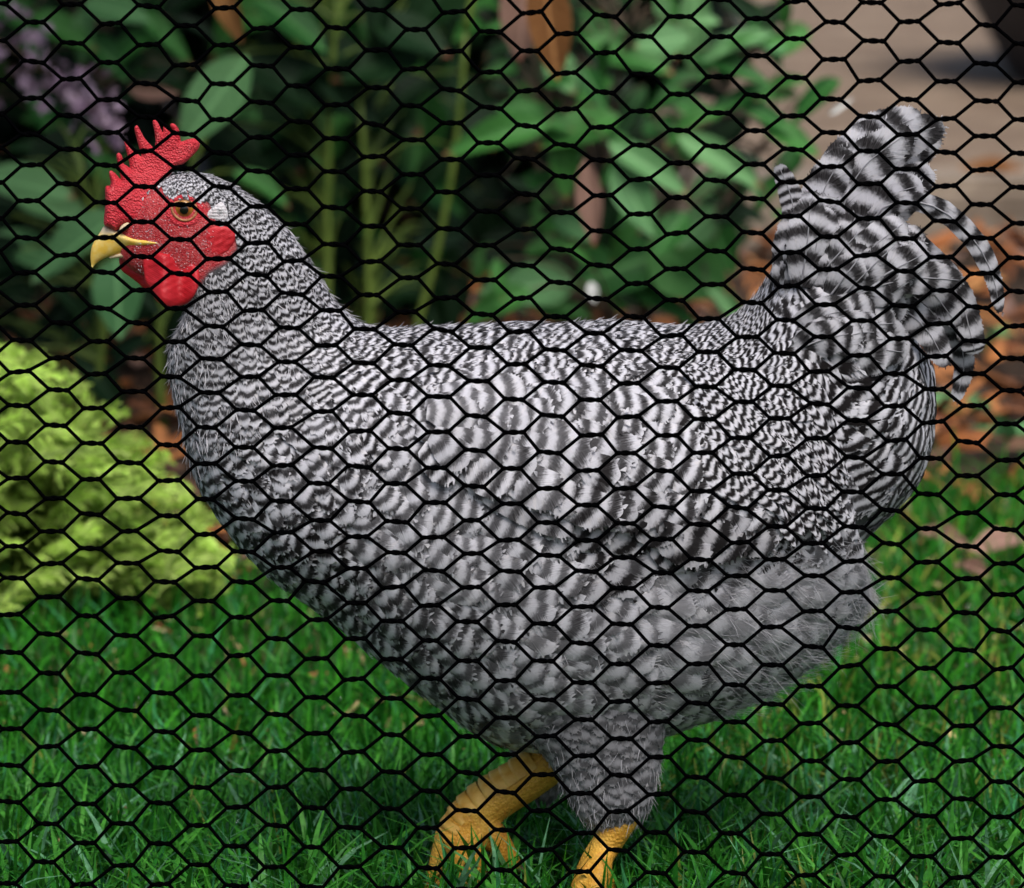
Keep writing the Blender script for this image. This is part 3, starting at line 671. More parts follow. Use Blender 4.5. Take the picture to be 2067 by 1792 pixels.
# golden feathery shrub at the left
def golden(px0, px1, seed, label, base_px, Y0):
    rr = np.random.default_rng(seed); base = G0(base_px, Y0 + .12); root = empty('golden_feathery_shrub', base); tag(root, label, 'shrub')
    parts, Vs, Fs, Cs, off = [], [], [], [], 0
    top = lambda p: np.interp(p, [-200, 0, 90, 150, 250, 330, 400, 470], [715, 765, 795, 825, 905, 975, 1060, 1130])
    for k in range(620):
        ex = rr.uniform(px0, px1) if k > 110 else rr.uniform(-40, 440)
        tp = top(ex); ey = tp + (rr.uniform(0, 1) ** .9) * (1195 - tp); Yk = Y0 + rr.uniform(-.10, .2) * (1 - 0.3 * (ey - 650) / 550)
        if k < 110: ey = tp + rr.uniform(-75, 40)
        e = P(ex, ey, Yk); e[2] = max(e[2], 0.012)
        axd = unit(np.array([rr.normal(.75, .45), rr.normal(-.35, .4), rr.normal(.38, .3)])); fl_ = rr.uniform(.035, .075)
        q = e - axd * fl_; q[2] = max(q[2], .006)
        parts.append(tube(stem_path(base + np.array([rr.normal(0, .03), rr.normal(0, .03), 0]), q, (0, 0, .02), 8), np.linspace(.0024, .0011, 8), 5, False))
        pth = stem_path(q, e, (0, 0, 0.006), 10); parts.append(tube(pth, np.linspace(0.0011, 0.0005, 10), 5, False))
        fing = k < 110; nb = 52; t = np.sort(rr.uniform(0.02, 1.0, nb)); c = crom(pth, t * 9); ax = unit(e - q)
        pl = unit(np.cross(ax, unit(np.array([rr.normal(0, .5), -.7, rr.normal(.8, .4)])))); sg = np.where(np.arange(nb) % 2 == 0, 1., -1.)[:, None]
        d = unit(ax * rr.uniform(.7, 1.2, (nb, 1)) + pl * sg * rr.uniform(.25, .75, (nb, 1)) * (1.15 - t[:, None]) * 1.5 + rr.normal(0, .16, (nb, 3)))
        L = rr.uniform(0.008, 0.016, nb)[:, None] * (1.25 - .7 * t[:, None]); w_ = rr.uniform(0.0007, 0.0013, nb)[:, None]
        npl = np.cross(ax, pl); npl = npl * (1 if npl[2] - npl[1] > 0 else -1); s = unit(np.cross(d, npl + rr.normal(0, .3, (nb, 3)))); n_ = np.cross(s, d)
        rings = []
        for f, ww, dr in ((0, .8, 0), (.45, 1., .06), (.85, .8, .2), (1.0, .25, .3)):
            cc = c + d * L * f + np.array([0, 0, -1.0]) * L * dr * .4
            rings += [cc + s * w_ * ww, cc - s * w_ * ww]
        V = np.stack(rings, 1).reshape(-1, 3); V[:, 2] = np.maximum(V[:, 2], 0.003)
        qd = np.array([[2 * i, 2 * i + 1, 2 * i + 3, 2 * i + 2] for i in range(3)])
        F = (np.arange(nb)[:, None, None] * 8 + qd[None]).reshape(-1, 4) + off; off += len(V)
        tt = rr.uniform(0, 1, (nb, 1)); C = np.array([0.34, 0.56, 0.06]) * (1 - tt) + np.array([0.60, 0.78, 0.20]) * tt; C = C * rr.uniform(.55, 1.2)
        Vs.append(V); Fs.append(F); Cs.append(np.repeat(C, 8, 0))
    V, F = join(parts); mesh_np('twigs', V, F, M['stem_green'], root)
    o = mesh_np('foliage', np.concatenate(Vs), np.concatenate(Fs), M['golden'], root, attrs={'tint': tint_attr(np.concatenate(Cs))}); o['kind'] = 'stuff'
golden(-230, 460, 4, 'golden green feathery shrub at the lawn edge left of the hen', 0, 0.86)

# dark pot on the path, top right
def lathe(prof, seg=40):
    pr = np.asarray(prof, float); a = np.arange(seg) / seg * 2 * np.pi
    V = np.stack([pr[:, None, 0] * np.cos(a), pr[:, None, 0] * np.sin(a), np.repeat(pr[:, 1:2], seg, 1)], -1).reshape(-1, 3)
    i = np.arange(len(pr) - 1)[:, None] * seg; j = np.arange(seg)[None]; k = (j + 1) % seg
    return V, np.stack([i + j, i + k, i + seg + k, i + seg + j], -1).reshape(-1, 4)
pc = np.array([1.115, 5.2, 0.0])
root = empty('planter_pot', pc); tag(root, 'dark grey tapered planter pot on the path in the top right corner', 'pot')
V, F = lathe([(0.0, 0.0), (0.29, 0.0), (0.305, 0.012), (0.375, 0.14), (0.43, 0.26), (0.445, 0.262), (0.45, 0.295), (0.435, 0.305), (0.415, 0.295), (0.405, 0.26), (0.40, 0.245)])
mesh_np('pot_wall', V + pc, F, M['pot'], root)
V, F = lathe([(0.0, 0.256), (0.25, 0.258), (0.402, 0.247)]); mesh_np('soil', V + pc, F, M['soil'], root)

# ================================================================== THE HEN
hen = empty('hen', (0.03, 0.0, 0.0))
tag(hen, 'black and white barred hen with red comb walking left behind the netting', 'chicken')
# stations: dorsal point, ventral point, half width, y of the middle (metres)
ST = [(250, 462, 254, 508, 14, YH), (270, 405, 280, 532, 31, YH), (306, 362, 318, 548, 44, YH), (362, 340, 356, 566, 52, YH), (432, 346, 385, 592, 58, YH * .95),
      (502, 384, 378, 640, 68, YH * .85), (575, 452, 352, 690, 86, YH * .7), (630, 532, 354, 755, 106, YH * .55), (674, 608, 368, 828, 132, YH * .35), (732, 658, 386, 905, 168, YH * .2),
      (800, 672, 412, 985, 206, 0), (880, 669, 470, 1070, 245, 0), (960, 668, 556, 1160, 280, 0), (1050, 662, 672, 1240, 306, 0), (1130, 666, 780, 1330, 322, 0),
      (1210, 659, 890, 1415, 330, 0), (1290, 661, 1020, 1492, 330, 0), (1370, 668, 1195, 1496, 322, 0), (1440, 660, 1362, 1458, 308, 0), (1500, 636, 1525, 1396, 286, 0),
      (1548, 580, 1668, 1300, 250, 0), (1580, 512, 1742, 1200, 214, 0), (1596, 478, 1728, 1102, 190, 0), (1616, 450, 1790, 1035, 172, 0), (1650, 440, 1848, 962, 142, 0), (1690, 452, 1874, 880, 106, 0), (1730, 480, 1878, 800, 76, 0), (1772, 540, 1866, 730, 46, 0), (1805, 600, 1840, 690, 14, 0)]
NS = len(ST)
def make_surface(D, Vv, w, yo, NU, NT, e1=0.95, e2=0.9):
    n = len(D)
    t = np.linspace(0, n - 1, NU)
    D_, V_, w_, y_ = crom(D, t), crom(Vv, t), np.maximum(crom(np.asarray(w, float)[:, None], t)[:, 0], 0.0008), crom(np.asarray(yo, float)[:, None], t)[:, 0]
    Cc = (D_ + V_) / 2; A = (D_ - V_) / 2
    th = np.arange(NT) / NT * 2 * np.pi; c, s = np.cos(th), np.sin(th)
    c = np.sign(c) * np.abs(c) ** e1; s = np.sign(s) * np.abs(s) ** e2
    G = Cc[:, None] + A[:, None] * c[None, :, None]
    G[:, :, 1] += y_[:, None] - w_[:, None] * s[None]
    Gu = np.gradient(G, t, axis=0)
    Gt = (np.roll(G, -1, 1) - np.roll(G, 1, 1)) / (2 * (th[1] - th[0]))
    N = np.cross(Gu, Gt)
    cen = Cc[:, None] + np.stack([np.zeros_like(y_), y_, np.zeros_like(y_)], 1)[:, None]
    N *= np.sign(np.sum(N * (G - cen), -1, keepdims=True) + 1e-15)
    return dict(G=G, Gu=Gu, Gt=Gt, N=unit(N), NU=NU, NT=NT, umax=n - 1)
def samp(sf, key, u, th):
    A = sf[key]; x = np.clip(u / sf['umax'] * (sf['NU'] - 1), 0, sf['NU'] - 1 - 1e-6); y = (th / (2 * np.pi) * sf['NT']) % sf['NT']
    i = x.astype(int); j = y.astype(int) % sf['NT']; fx = (x - i)[..., None]; fy = (y - np.floor(y))[..., None]; j2 = (j + 1) % sf['NT']
    return (A[i, j] * (1 - fx) + A[i + 1, j] * fx) * (1 - fy) + (A[i, j2] * (1 - fx) + A[i + 1, j2] * fx) * fy
def surf_from(ST_):
    a = np.array(ST_, float)
    D = P(a[:, 0], a[:, 1], 0 * a[:, 0]); Vv = P(a[:, 2], a[:, 3], 0 * a[:, 0])
    D[:, 1] = 0; Vv[:, 1] = 0
    return make_surface(D, Vv, a[:, 4] * PX, a[:, 5], 320, 160)
SB = surf_from(ST)
# feathered thigh (drumstick) of each leg: near one over the standing leg, far one over the lifted leg
def thigh(pts, rad, yo, wy):
    pts = np.array(pts, float); d = unit(np.gradient(pts, axis=0)); nrm = np.stack([d[:, 1], -d[:, 0]], 1)
    D = pts + nrm * np.array(rad)[:, None]; Vv = pts - nrm * np.array(rad)[:, None]
    D3 = P(D[:, 0], D[:, 1], np.zeros(len(D)) + yo); V3 = P(Vv[:, 0], Vv[:, 1], np.zeros(len(D)) + yo); D3[:, 1] = 0; V3[:, 1] = 0
    return make_surface(D3, V3, np.array(rad) * wy * PX, np.full(len(pts), yo), 90, 64)
STN = thigh([(1160, 1290), (1185, 1370), (1205, 1440), (1222, 1510), (1232, 1575), (1236, 1630), (1238, 1662)], [190, 170, 142, 112, 90, 68, 34], -0.045, 0.6)
STF = thigh([(1120, 1300), (1115, 1380), (1110, 1450), (1105, 1510), (1102, 1550), (1100, 1580)], [170, 140, 105, 72, 54, 34], 0.045, 0.7)
def grid_faces(sf):
    i = np.arange(sf['NU'] - 1)[:, None] * sf['NT']; j = np.arange(sf['NT'])[None]; k = (j + 1) % sf['NT']
    return np.stack([i + j, i + k, i + sf['NT'] + k, i + sf['NT'] + j], -1).reshape(-1, 4)
def closed(sf, inset=0.0):
    V = (sf['G'] - sf['N'] * inset).reshape(-1, 3); Q = grid_faces(sf); n = len(V)
    V = np.concatenate([V, sf['G'][:1].mean(1), sf['G'][-1:].mean(1)])
    j = np.arange(sf['NT']); k = (j + 1) % sf['NT']; o = (sf['NU'] - 1) * sf['NT']
    T = np.concatenate([np.stack([j, k, np.full_like(j, n)], -1), np.stack([o + k, o + j, np.full_like(j, n + 1)], -1)])
    return V, Q, T
V, F = join([closed(SB, 0.0), closed(STN, 0.001), closed(STF, 0.001)])
tmp = mesh_np('body_raw', V, F, M['body'])
md = tmp.modifiers.new('r', 'REMESH'); md.mode = 'VOXEL'; md.voxel_size = 0.0016; md.use_smooth_shade = True
dg = bpy.context.evaluated_depsgraph_get()
me = bpy.data.meshes.new_from_object(tmp.evaluated_get(dg)); bpy.data.objects.remove(tmp)
me.name = 'body'
co = np.zeros(len(me.vertices) * 3, np.float32); me.vertices.foreach_get('co', co); co = co.reshape(-1, 3)
bx, by = proj(co.astype(float))
FACE = [(240, 470), (285, 395), (322, 372), (345, 392), (380, 384), (418, 396), (430, 430), (470, 455), (478, 500), (455, 530), (420, 548), (395, 590), (330, 600), (240, 560), (225, 500)]
fd = np.where(in_poly(bx, by, FACE), 1, -1) * poly_dist(bx, by, FACE)
at = me.attributes.new('face', 'FLOAT', 'POINT'); at.data.foreach_set('value', smooth(fd, -6, 8).astype(np.float32))
me.vertices.foreach_set('co', (co - np.array(hen.location, np.float32)).ravel())
me.materials.clear(); me.materials.append(M['body'])
body = bpy.data.objects.new('body', me); COL.objects.link(body); body.parent = hen

# ------------------------------------------------------------------ feathers
def barb_template(nb, tip_round, sweep=0.75, seed=0):
    """normalised feather made of barb tufts: a (0..1 along), b (-1..1 across), faces"""
    a, b, root = [], [], []
    for sgn in (-1, 1):
        for i in range(nb):
            t = (i + 0.6) / nb; at_ = 0.10 + 0.90 * t
            x = at_; w = np.sin(np.pi / 2 * min(1, (x + .08) / 0.6)) ** 0.55
            if x > 0.55: w *= max(0.02, 1 - ((x - 0.55) / 0.45) ** 2) ** tip_round
            a.append(at_); b.append(sgn * w)
    return np.array(a), np.array(b)
def wprof(x, tip):
    w = np.sin(np.pi / 2 * np.minimum(1, (x + .10) / 0.6)) ** 0.6
    return w * np.where(x > 0.5, np.maximum(0.0, 1 - (np.maximum(x - 0.5, 0) / 0.5) ** 2) ** tip, 1)
AV = {5: np.array([0, .25, .5, .72, .88, .985]), 8: np.array([0, .16, .32, .48, .62, .75, .86, .94, .99])}
def lay(sf, u, th, T3, L, W, per, phase, h0, h1, con, lig, chev, nb=7, tip=0.5, sweep=0.6, cup=0.10, r=rng, na=5, nc=4):
    """lay feathers on a surface (a cupped vane and a fringe of loose barbs each); arguments are arrays over feathers -> V,F,fuv,fat"""
    n = len(u); at_, bt = barb_template(nb, tip)
    Su, St, Nn = samp(sf, 'Gu', u, th), samp(sf, 'Gt', u, th), samp(sf, 'N', u, th); Nn = unit(Nn)
    t = T3 - Nn * np.sum(Nn * T3, -1, keepdims=True); t = unit(t); s = np.cross(Nn, t)
    g11 = np.sum(Su * Su, -1); g12 = np.sum(Su * St, -1); g22 = np.sum(St * St, -1); det = np.maximum(g11 * g22 - g12 ** 2, 1e-12)
    def par(v):
        a1 = np.sum(Su * v, -1); a2 = np.sum(St * v, -1)
        return (g22 * a1 - g12 * a2) / det, (g11 * a2 - g12 * a1) / det
    tu, tt = par(t); su, stt = par(s)
    # vane grid
    av = AV[na]; cv = np.linspace(-1, 1, nc + 1)
    Av, Cv = np.meshgrid(av, cv, indexing='ij'); Bv = Cv * wprof(av, tip)[:, None]
    Av = Av - 0.10 * np.abs(Cv) ** 2 * (W / L).mean() * 1.2 * (Av > .3)
    gi = np.arange(na)[:, None] * (nc + 1); gj = np.arange(nc)[None]
    fv = np.stack([gi + gj, gi + gj + 1, gi + nc + 2 + gj, gi + nc + 1 + gj], -1).reshape(-1, 4); nv = (na + 1) * (nc + 1)
    skew = r.normal(0, .10, (n, 1, 1))
    A1 = Av[None] * L[:, None, None]; B1 = (Bv[None] + skew * Av[None] ** 2 * .8) * W[:, None, None]
    # fringe
    K = 2 * nb; hw = (L / nb * 0.55)[:, None]
    atip = at_[None] * L[:, None] * (1 + r.normal(0, 0.02, (n, K))) + .10 * W[:, None]; btip = bt[None] * W[:, None] * (.93 + r.uniform(0, 0.11, (n, K)))
    aroot = np.maximum(atip - np.abs(btip) * sweep * .6, 0)
    A2 = np.stack([aroot - hw, aroot + hw, atip + hw * .25, atip - hw * .45], -1); B2 = np.stack([btip * .5, btip * .5, btip, btip], -1)
    B2 = B2 + skew * (A2 / L[:, None, None]) ** 2 * .8 * W[:, None, None]
    A = np.concatenate([A1.reshape(n, -1), A2.reshape(n, -1)], 1); B = np.concatenate([B1.reshape(n, -1), B2.reshape(n, -1)], 1)
    fr = np.concatenate([np.zeros(nv), np.ones(4 * K)])[None]
    uu = u[:, None] + A * tu[:, None] + B * su[:, None]; tth = th[:, None] + A * tt[:, None] + B * stt[:, None]
    ov = np.clip(uu - sf['umax'], 0, None); uc = np.clip(uu, 0, sf['umax'])
    pos = samp(sf, 'G', uc, tth); nor = samp(sf, 'N', uc, tth); pos = pos + samp(sf, 'Gu', uc, tth) * ov[..., None]
    al = A / L[:, None]; bl = B / W[:, None]
    h = h0[:, None] + (h1 - h0)[:, None] * np.clip(al, 0, 1.1) - cup * W[:, None] * np.minimum(bl ** 2, 1.3) + fr * .00005
    pos = pos + nor * h[..., None]
    V = pos.reshape(-1, 3); per_f = nv + 4 * K
    f1 = np.concatenate([fv, nv + np.arange(4 * K).reshape(-1, 4)])
    F = (np.arange(n)[:, None, None] * per_f + f1[None]).reshape(-1, 4)
    vv = A / per[:, None] + phase[:, None]
    fuv = np.stack([bl, vv, np.broadcast_to(chev[:, None], bl.shape)], -1).reshape(-1, 3)
    br = np.concatenate([np.repeat(r.uniform(.2, .8, (n, 1)), nv, 1), np.repeat(r.uniform(0, 1, (n, K)), 4, 1)], 1)
    fat = np.stack([br, np.broadcast_to(con[:, None], br.shape), np.broadcast_to(lig[:, None], br.shape), np.broadcast_to(np.clip(per / (22 * PX), .6, 4)[:, None], br.shape)], -1).reshape(-1, 4)
    lay.k = per_f; lay.f1 = f1
    return V, F, fuv, fat
# plumage chart over the side of the bird: x, y, flow angle (0 right, 90 down), length, half width, bar period, contrast, light, spacing, chevron, tip roundness
CH = np.array([
    (400, 345, 25, 24, 4.5, 9, .85, .95, 7, .2), (350, 372, 70, 16, 4, 8, .75, .95, 7, .2), (450, 362, 35, 28, 5, 10, 1.0, .84, 8, .2), (430, 410, 40, 26, 5, 10, .9, .85, 8, .2),
    (510, 400, 45, 40, 7, 12, 1.0, .84, 11, .4), (490, 470, 55, 42, 7, 12, 1.0, .82, 11, .4), (440, 570, 75, 44, 8, 13, .85, .80, 12, .3), (500, 540, 62, 50, 9, 14, 1.0, .84, 13, .4),
    (575, 475, 52, 56, 9, 14, 1.0, .84, 13, .5), (600, 560, 58, 66, 11, 15, 1.0, .84, 15, .5), (490, 650, 78, 68, 12, 17, .8, .92, 17, .4), (390, 660, 92, 55, 10, 16, .8, .85, 14, .4),
    (640, 640, 52, 80, 13, 16, .85, 1, 18, .6), (520, 790, 76, 84, 18, 21, .8, .95, 23, .4), (640, 760, 62, 90, 17, 20, .8, 1, 22, .5), (700, 700, 38, 95, 16, 18, .85, 1, 20, .6),
    (400, 800, 84, 72, 17, 20, .8, .9, 22, .3), (440, 900, 72, 82, 25, 23, .9, .9, 28, .3), (540, 930, 64, 92, 27, 25, .85, .95, 30, .3), (660, 880, 55, 95, 24, 24, .8, .98, 28, .4),
    (500, 1020, 52, 94, 32, 25, .95, .92, 33, .2), (620, 1060, 42, 100, 36, 28, .9, .95, 38, .2), (580, 1140, 38, 98, 36, 26, .95, .9, 37, .2), (760, 1040, 30, 110, 40, 32, .62, .97, 42, .2),
    (740, 1180, 35, 106, 40, 30, .78, .9, 41, .2), (900, 1140, 22, 115, 42, 34, .62, .95, 43, .2), (860, 1260, 42, 112, 40, 32, .76, .85, 41, .2), (1020, 1230, 28, 120, 44, 36, .62, .9, 44, .2),
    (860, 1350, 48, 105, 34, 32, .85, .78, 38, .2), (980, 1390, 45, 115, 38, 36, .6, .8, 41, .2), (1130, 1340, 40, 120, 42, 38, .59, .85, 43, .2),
    (780, 820, 40, 96, 24, 23, .75, 1, 27, .5), (820, 720, 18, 98, 18, 21, .85, 1, 21, .8), (760, 920, 35, 100, 32, 29, .7, 1, 36, .3), (900, 800, 15, 105, 33, 29, .65, 1, 36, .3),
    (980, 700, 8, 98, 19, 22, .85, 1, 22, .8), (1150, 695, 6, 96, 19, 22, .85, 1, 22, .8), (1300, 690, 10, 92, 14, 18, .95, 1, 17, .7), (1430, 690, 14, 90, 11, 15, 1., 1, 14, .6),
    (1080, 800, 14, 110, 34, 31, .75, 1, 37, .2), (1250, 790, 16, 105, 28, 28, .8, 1, 32, .3), (1400, 780, 28, 98, 16, 20, .95, 1, 19, .5), (1520, 760, 38, 96, 12, 16, 1., 1, 14, .5),
    (1000, 930, 18, 115, 42, 33, .75, .98, 44, .2), (1150, 920, 22, 118, 42, 34, .85, .95, 44, .1), (1300, 930, 26, 118, 40, 34, .85, .95, 43, .1), (1420, 900, 40, 110, 28, 26, .9, .97, 31, .3),
    (1540, 890, 60, 100, 12, 18, 1., .98, 15, .4), (1620, 850, 45, 100, 22, 24, .95, .95, 26, .3), (1540, 1000, 72, 100, 13, 19, 1., .9, 17, .4), (1640, 960, 48, 105, 26, 25, .9, .9, 30, .3),
    (1180, 1030, 28, 120, 44, 33, 1., .66, 45, .1), (1330, 1050, 28, 125, 44, 34, 1., .62, 45, .1), (1440, 1040, 40, 120, 40, 34, .9, .68, 42, .1),  # lowered light values paint the shade along the wing's lower edge
    (1580, 560, -68, 105, 38, 44, .85, .98, 40, -.3), (1640, 520, -55, 120, 42, 50, .85, .98, 42, -.3), (1560, 640, -25, 100, 34, 34, .85, 1, 36, -.2), (1640, 640, -15, 110, 38, 34, .9, .97, 40, -.2),
    (1720, 560, -25, 120, 42, 42, .9, .95, 42, -.2), (1750, 680, 8, 115, 42, 32, .95, .93, 42, .1), (1650, 740, 18, 105, 32, 28, .95, .95, 35, .1), (1800, 760, 20, 112, 44, 26, .95, .88, 43, .1),
    (1740, 830, 25, 110, 40, 27, .95, .88, 41, .1), (1830, 880, 32, 112, 44, 24, .95, .85, 42, .1), (1770, 960, 42, 112, 42, 26, .9, .8, 42, .1), (1720, 1050, 50, 110, 38, 30, .75, .75, 40, .1),
    (1300, 1180, 30, 130, 46, 52, .44, 1.00, 44, .1), (1450, 1170, 28, 135, 48, 56, .38, 1.00, 45, .1), (1600, 1160, 28, 130, 46, 50, .35, 0.98, 44, .1), (1690, 1160, 30, 115, 40, 44, .5, 0.93, 42, .1),
    (1350, 1280, 38, 130, 48, 54, .46, 1.00, 45, .1), (1500, 1280, 32, 132, 48, 56, .44, 1.00, 45, .1), (1640, 1270, 30, 120, 44, 46, .4, 0.96, 43, .1), (1250, 1300, 45, 128, 46, 46, .55, 0.96, 44, .1),
    (1350, 1400, 35, 122, 44, 40, .7, 0.80, 43, .1), (1500, 1380, 25, 122, 44, 40, .6, 0.83, 43, .1), (1240, 1400, 55, 122, 44, 42, .65, 0.88, 43, .1),
])
CAMR = np.array([1.0, 0, 0])
CH[:, 5] *= np.where(CH[:, 4] > 20, 1.22, 1.08)
def chart(px, py, rr):
    d2 = (px[:, None] - CH[None, :, 0]) ** 2 + (py[:, None] - CH[None, :, 1]) ** 2 + 150.0
    w = 1 / d2 ** 2.2; w /= w.sum(1, keepdims=True)
    a = np.radians(CH[:, 2]); fx = w @ np.cos(a); fy = w @ np.sin(a)
    ang = np.arctan2(fy, fx) + rr.normal(0, 0.17, len(px))
    v = w @ CH[:, 3:]
    T3 = np.cos(ang)[:, None] * CAMR - np.sin(ang)[:, None] * _U
    return T3, v
def scatter(sf, spacing_fn, rr, tries, umin=0.0, umax=None):
    """blue-noise roots on a surface: spacing given by spacing_fn(positions)"""
    G = sf['G']; area = np.linalg.norm(np.cross(sf['Gu'], sf['Gt']), axis=-1)
    us = np.linspace(0, sf['umax'], sf['NU']); m = (us >= umin) & (us <= (umax if umax is not None else sf['umax']))
    area = area * m[:, None]
    sp_cell = spacing_fn(G.reshape(-1, 3)).reshape(area.shape)
    p = (area / sp_cell ** 2).ravel(); p /= p.sum()
    idx = rr.choice(len(p), tries, p=p); i, j = idx // sf['NT'], idx % sf['NT']
    u = (i + rr.uniform(-.5, .5, tries)) / (sf['NU'] - 1) * sf['umax']; u = np.clip(u, umin, umax or sf['umax'])
    th = (j + rr.uniform(-.5, .5, tries)) / sf['NT'] * 2 * np.pi
    pos = samp(sf, 'G', u, th); sp = sp_cell[i, j]
    cell = 0.014; grid = {}; keep = []
    for k in range(tries):
        p_ = pos[k]; c = (int(p_[0] // cell), int(p_[1] // cell), int(p_[2] // cell)); s2 = (sp[k] * 0.72) ** 2; ok = True
        for dx in (-1, 0, 1):
            for dy in (-1, 0, 1):
                for dz in (-1, 0, 1):
                    for q in grid.get((c[0] + dx, c[1] + dy, c[2] + dz), ()):
                        if (q[0] - p_[0]) ** 2 + (q[1] - p_[1]) ** 2 + (q[2] - p_[2]) ** 2 < s2: ok = False; break
                    if not ok: break
                if not ok: break
            if not ok: break
        if ok: grid.setdefault(c, []).append(p_); keep.append(k)
    return u[keep], th[keep], pos[keep]
def spacing_b(p):
    px, py = proj(p); out = np.empty(len(px))
    for s in range(0, len(px), 20000):
        T3, v = chart(px[s:s + 20000], py[s:s + 20000], np.random.default_rng(0)); out[s:s + 20000] = v[:, 5]
    return out * PX
NOF = [(225, 480), (262, 410), (318, 366), (340, 388), (380, 392), (418, 402), (432, 440), (475, 470), (482, 505), (455, 534), (415, 552), (395, 580), (320, 565), (240, 525)]
WING = [(800, 830), (900, 770), (1050, 760), (1250, 780), (1400, 830), (1480, 920), (1490, 1010), (1440, 1080), (1340, 1110), (1200, 1075), (1060, 1010), (930, 960), (830, 920)]
rr = np.random.default_rng(31)
u, th, pos = scatter(SB, spacing_b, rr, 26000, umin=1.6)
px, py = proj(pos)
T3, v = chart(px, py, rr)
ok = ~in_poly(px, py, NOF)
u, th, pos, px, py, T3, v = u[ok], th[ok], pos[ok], px[ok], py[ok], T3[ok], v[ok]
near = np.sin(th) > -0.15
wing = np.where(in_poly(px, py, WING) & near, np.clip(poly_dist(px, py, WING) / 45, 0, 1), 0) * np.where(near, 1, 0)
n = len(u)
L = v[:, 0] * PX * rr.uniform(.85, 1.25, n); W = v[:, 1] * PX * rr.uniform(.8, 1.25, n); per = v[:, 2] * PX * rr.uniform(.75, 1.3, n)
con = np.where(v[:, 3] > .58, v[:, 3] * 1.06, v[:, 3]); con = np.clip(con + rr.normal(0, .06, n), 0.12, 1.1); lig = np.clip(v[:, 4] + rr.normal(0, .07, n), .5, 1); chev = np.where(v[:, 6] > 0, -np.minimum(.18 + v[:, 6], .42), v[:, 6]) + rr.normal(0, .14, n)
h0 = 0.0004 + 0.009 * smooth(wing, 0, 1); h1 = h0 + 0.085 * L * rr.uniform(.92, 1.08, n); off_ = rr.normal(0, .006, n) * L; h0 = h0 + off_; h1 = h1 + off_
ph = rr.uniform(0, 60, n)
TR = [('neck_hackle', (px < 760) & (W < 17.5 * PX)), ('wing', wing > 0), ('thigh_fluff', (v[:, 3] < .58) & (py > 1080)), ('saddle_plumage', (W < 22 * PX)), ('breast_plumage', (px < 1180) & (py > 780)), ('back_plumage', np.ones(n, bool))]
done = np.zeros(n, bool)
def emit(name, sel, nb, tip, cup=0.16, kind='stuff', sweep=0.6, parent=None):
    V, F, fuv, fat = lay(SB, u[sel], th[sel], T3[sel], L[sel], W[sel], per[sel], ph[sel], h0[sel], h1[sel], con[sel], lig[sel], chev[sel], nb, tip, sweep, cup, rr, na=5, nc=2 if tip > .8 else 4)
    o = mesh_np(name, V, F, M['feather'], parent or hen, attrs={'fuv': ('FLOAT_VECTOR', fuv), 'fat': ('FLOAT_COLOR', fat)})
    if kind: o['kind'] = kind
    return o
for name, m in TR:
    sel = m & ~done; done |= sel
    if not sel.any(): continue
    if name == 'wing':
        V, F, fuv, fat = lay(SB, u[sel], th[sel], T3[sel], L[sel], W[sel], per[sel], ph[sel], h0[sel], h1[sel], con[sel], lig[sel], chev[sel], 14, .45, .6, .16, rr, na=8)
        k = lay.k; nn = sel.sum()
        wroot = empty('wing', hen.location); wroot.parent = hen; wroot.location = (0, 0, 0)
        for q in range(nn):                       # each covert of the folded wing is a feather of its own
            sl = slice(q * k, (q + 1) * k)
            o = mesh_np('covert_feather', V[sl] - np.array(hen.location), lay.f1, M['feather'], None, attrs={'fuv': ('FLOAT_VECTOR', fuv[sl]), 'fat': ('FLOAT_COLOR', fat[sl])})
            o.parent = wroot
    else:
        nb, tip = {'neck_hackle': (6, .9), 'thigh_fluff': (26, .5), 'saddle_plumage': (6, .9), 'breast_plumage': (14, .42), 'back_plumage': (13, .45)}[name]
        emit(name, sel, nb, tip, sweep=.9 if name == 'thigh_fluff' else .6)
print('feathers', n)
# flight feathers along the lower edge of the folded wing
WF = [(880, 905, 24, 330, 34), (930, 930, 24, 350, 34), (985, 955, 22, 360, 34), (1040, 975, 20, 370, 34), (1090, 990, 18, 360, 32), (1010, 920, 18, 380, 34), (1080, 935, 18, 370, 34), (1140, 950, 20, 330, 32), (1150, 1010, 16, 300, 30)]
pb, qb = proj(SB['G'].reshape(-1, 3)); nearm = (np.sin(np.tile(np.arange(SB['NT']) / SB['NT'] * 2 * np.pi, SB['NU'])) > 0.05)
for k, (x_, y_, a_, L_, w_) in enumerate(WF):
    d2 = (pb - x_) ** 2 + (qb - y_) ** 2 + np.where(nearm, 0, 1e9); i0 = int(np.argmin(d2))
    uu = np.array([(i0 // SB['NT']) / (SB['NU'] - 1) * SB['umax']]); tt_ = np.array([(i0 % SB['NT']) / SB['NT'] * 2 * np.pi]); a = R(a_)
    one = np.ones(1)
    V, F, fuv, fat = lay(SB, uu, tt_, (math.cos(a) * CAMR - math.sin(a) * _U)[None], one * L_ * PX, one * w_ * PX, one * 40 * PX, one * rr.uniform(), one * (.0055 + .0004 * k), one * (.008 + .0004 * k), one * .8, one * .8, one * -.25, 44, .4, .8, .2, rr, na=8)
    o = mesh_np('flight_feather', V - np.array(hen.location), F, M['feather'], None, attrs={'fuv': ('FLOAT_VECTOR', fuv), 'fat': ('FLOAT_COLOR', fat)}); o.parent = wroot

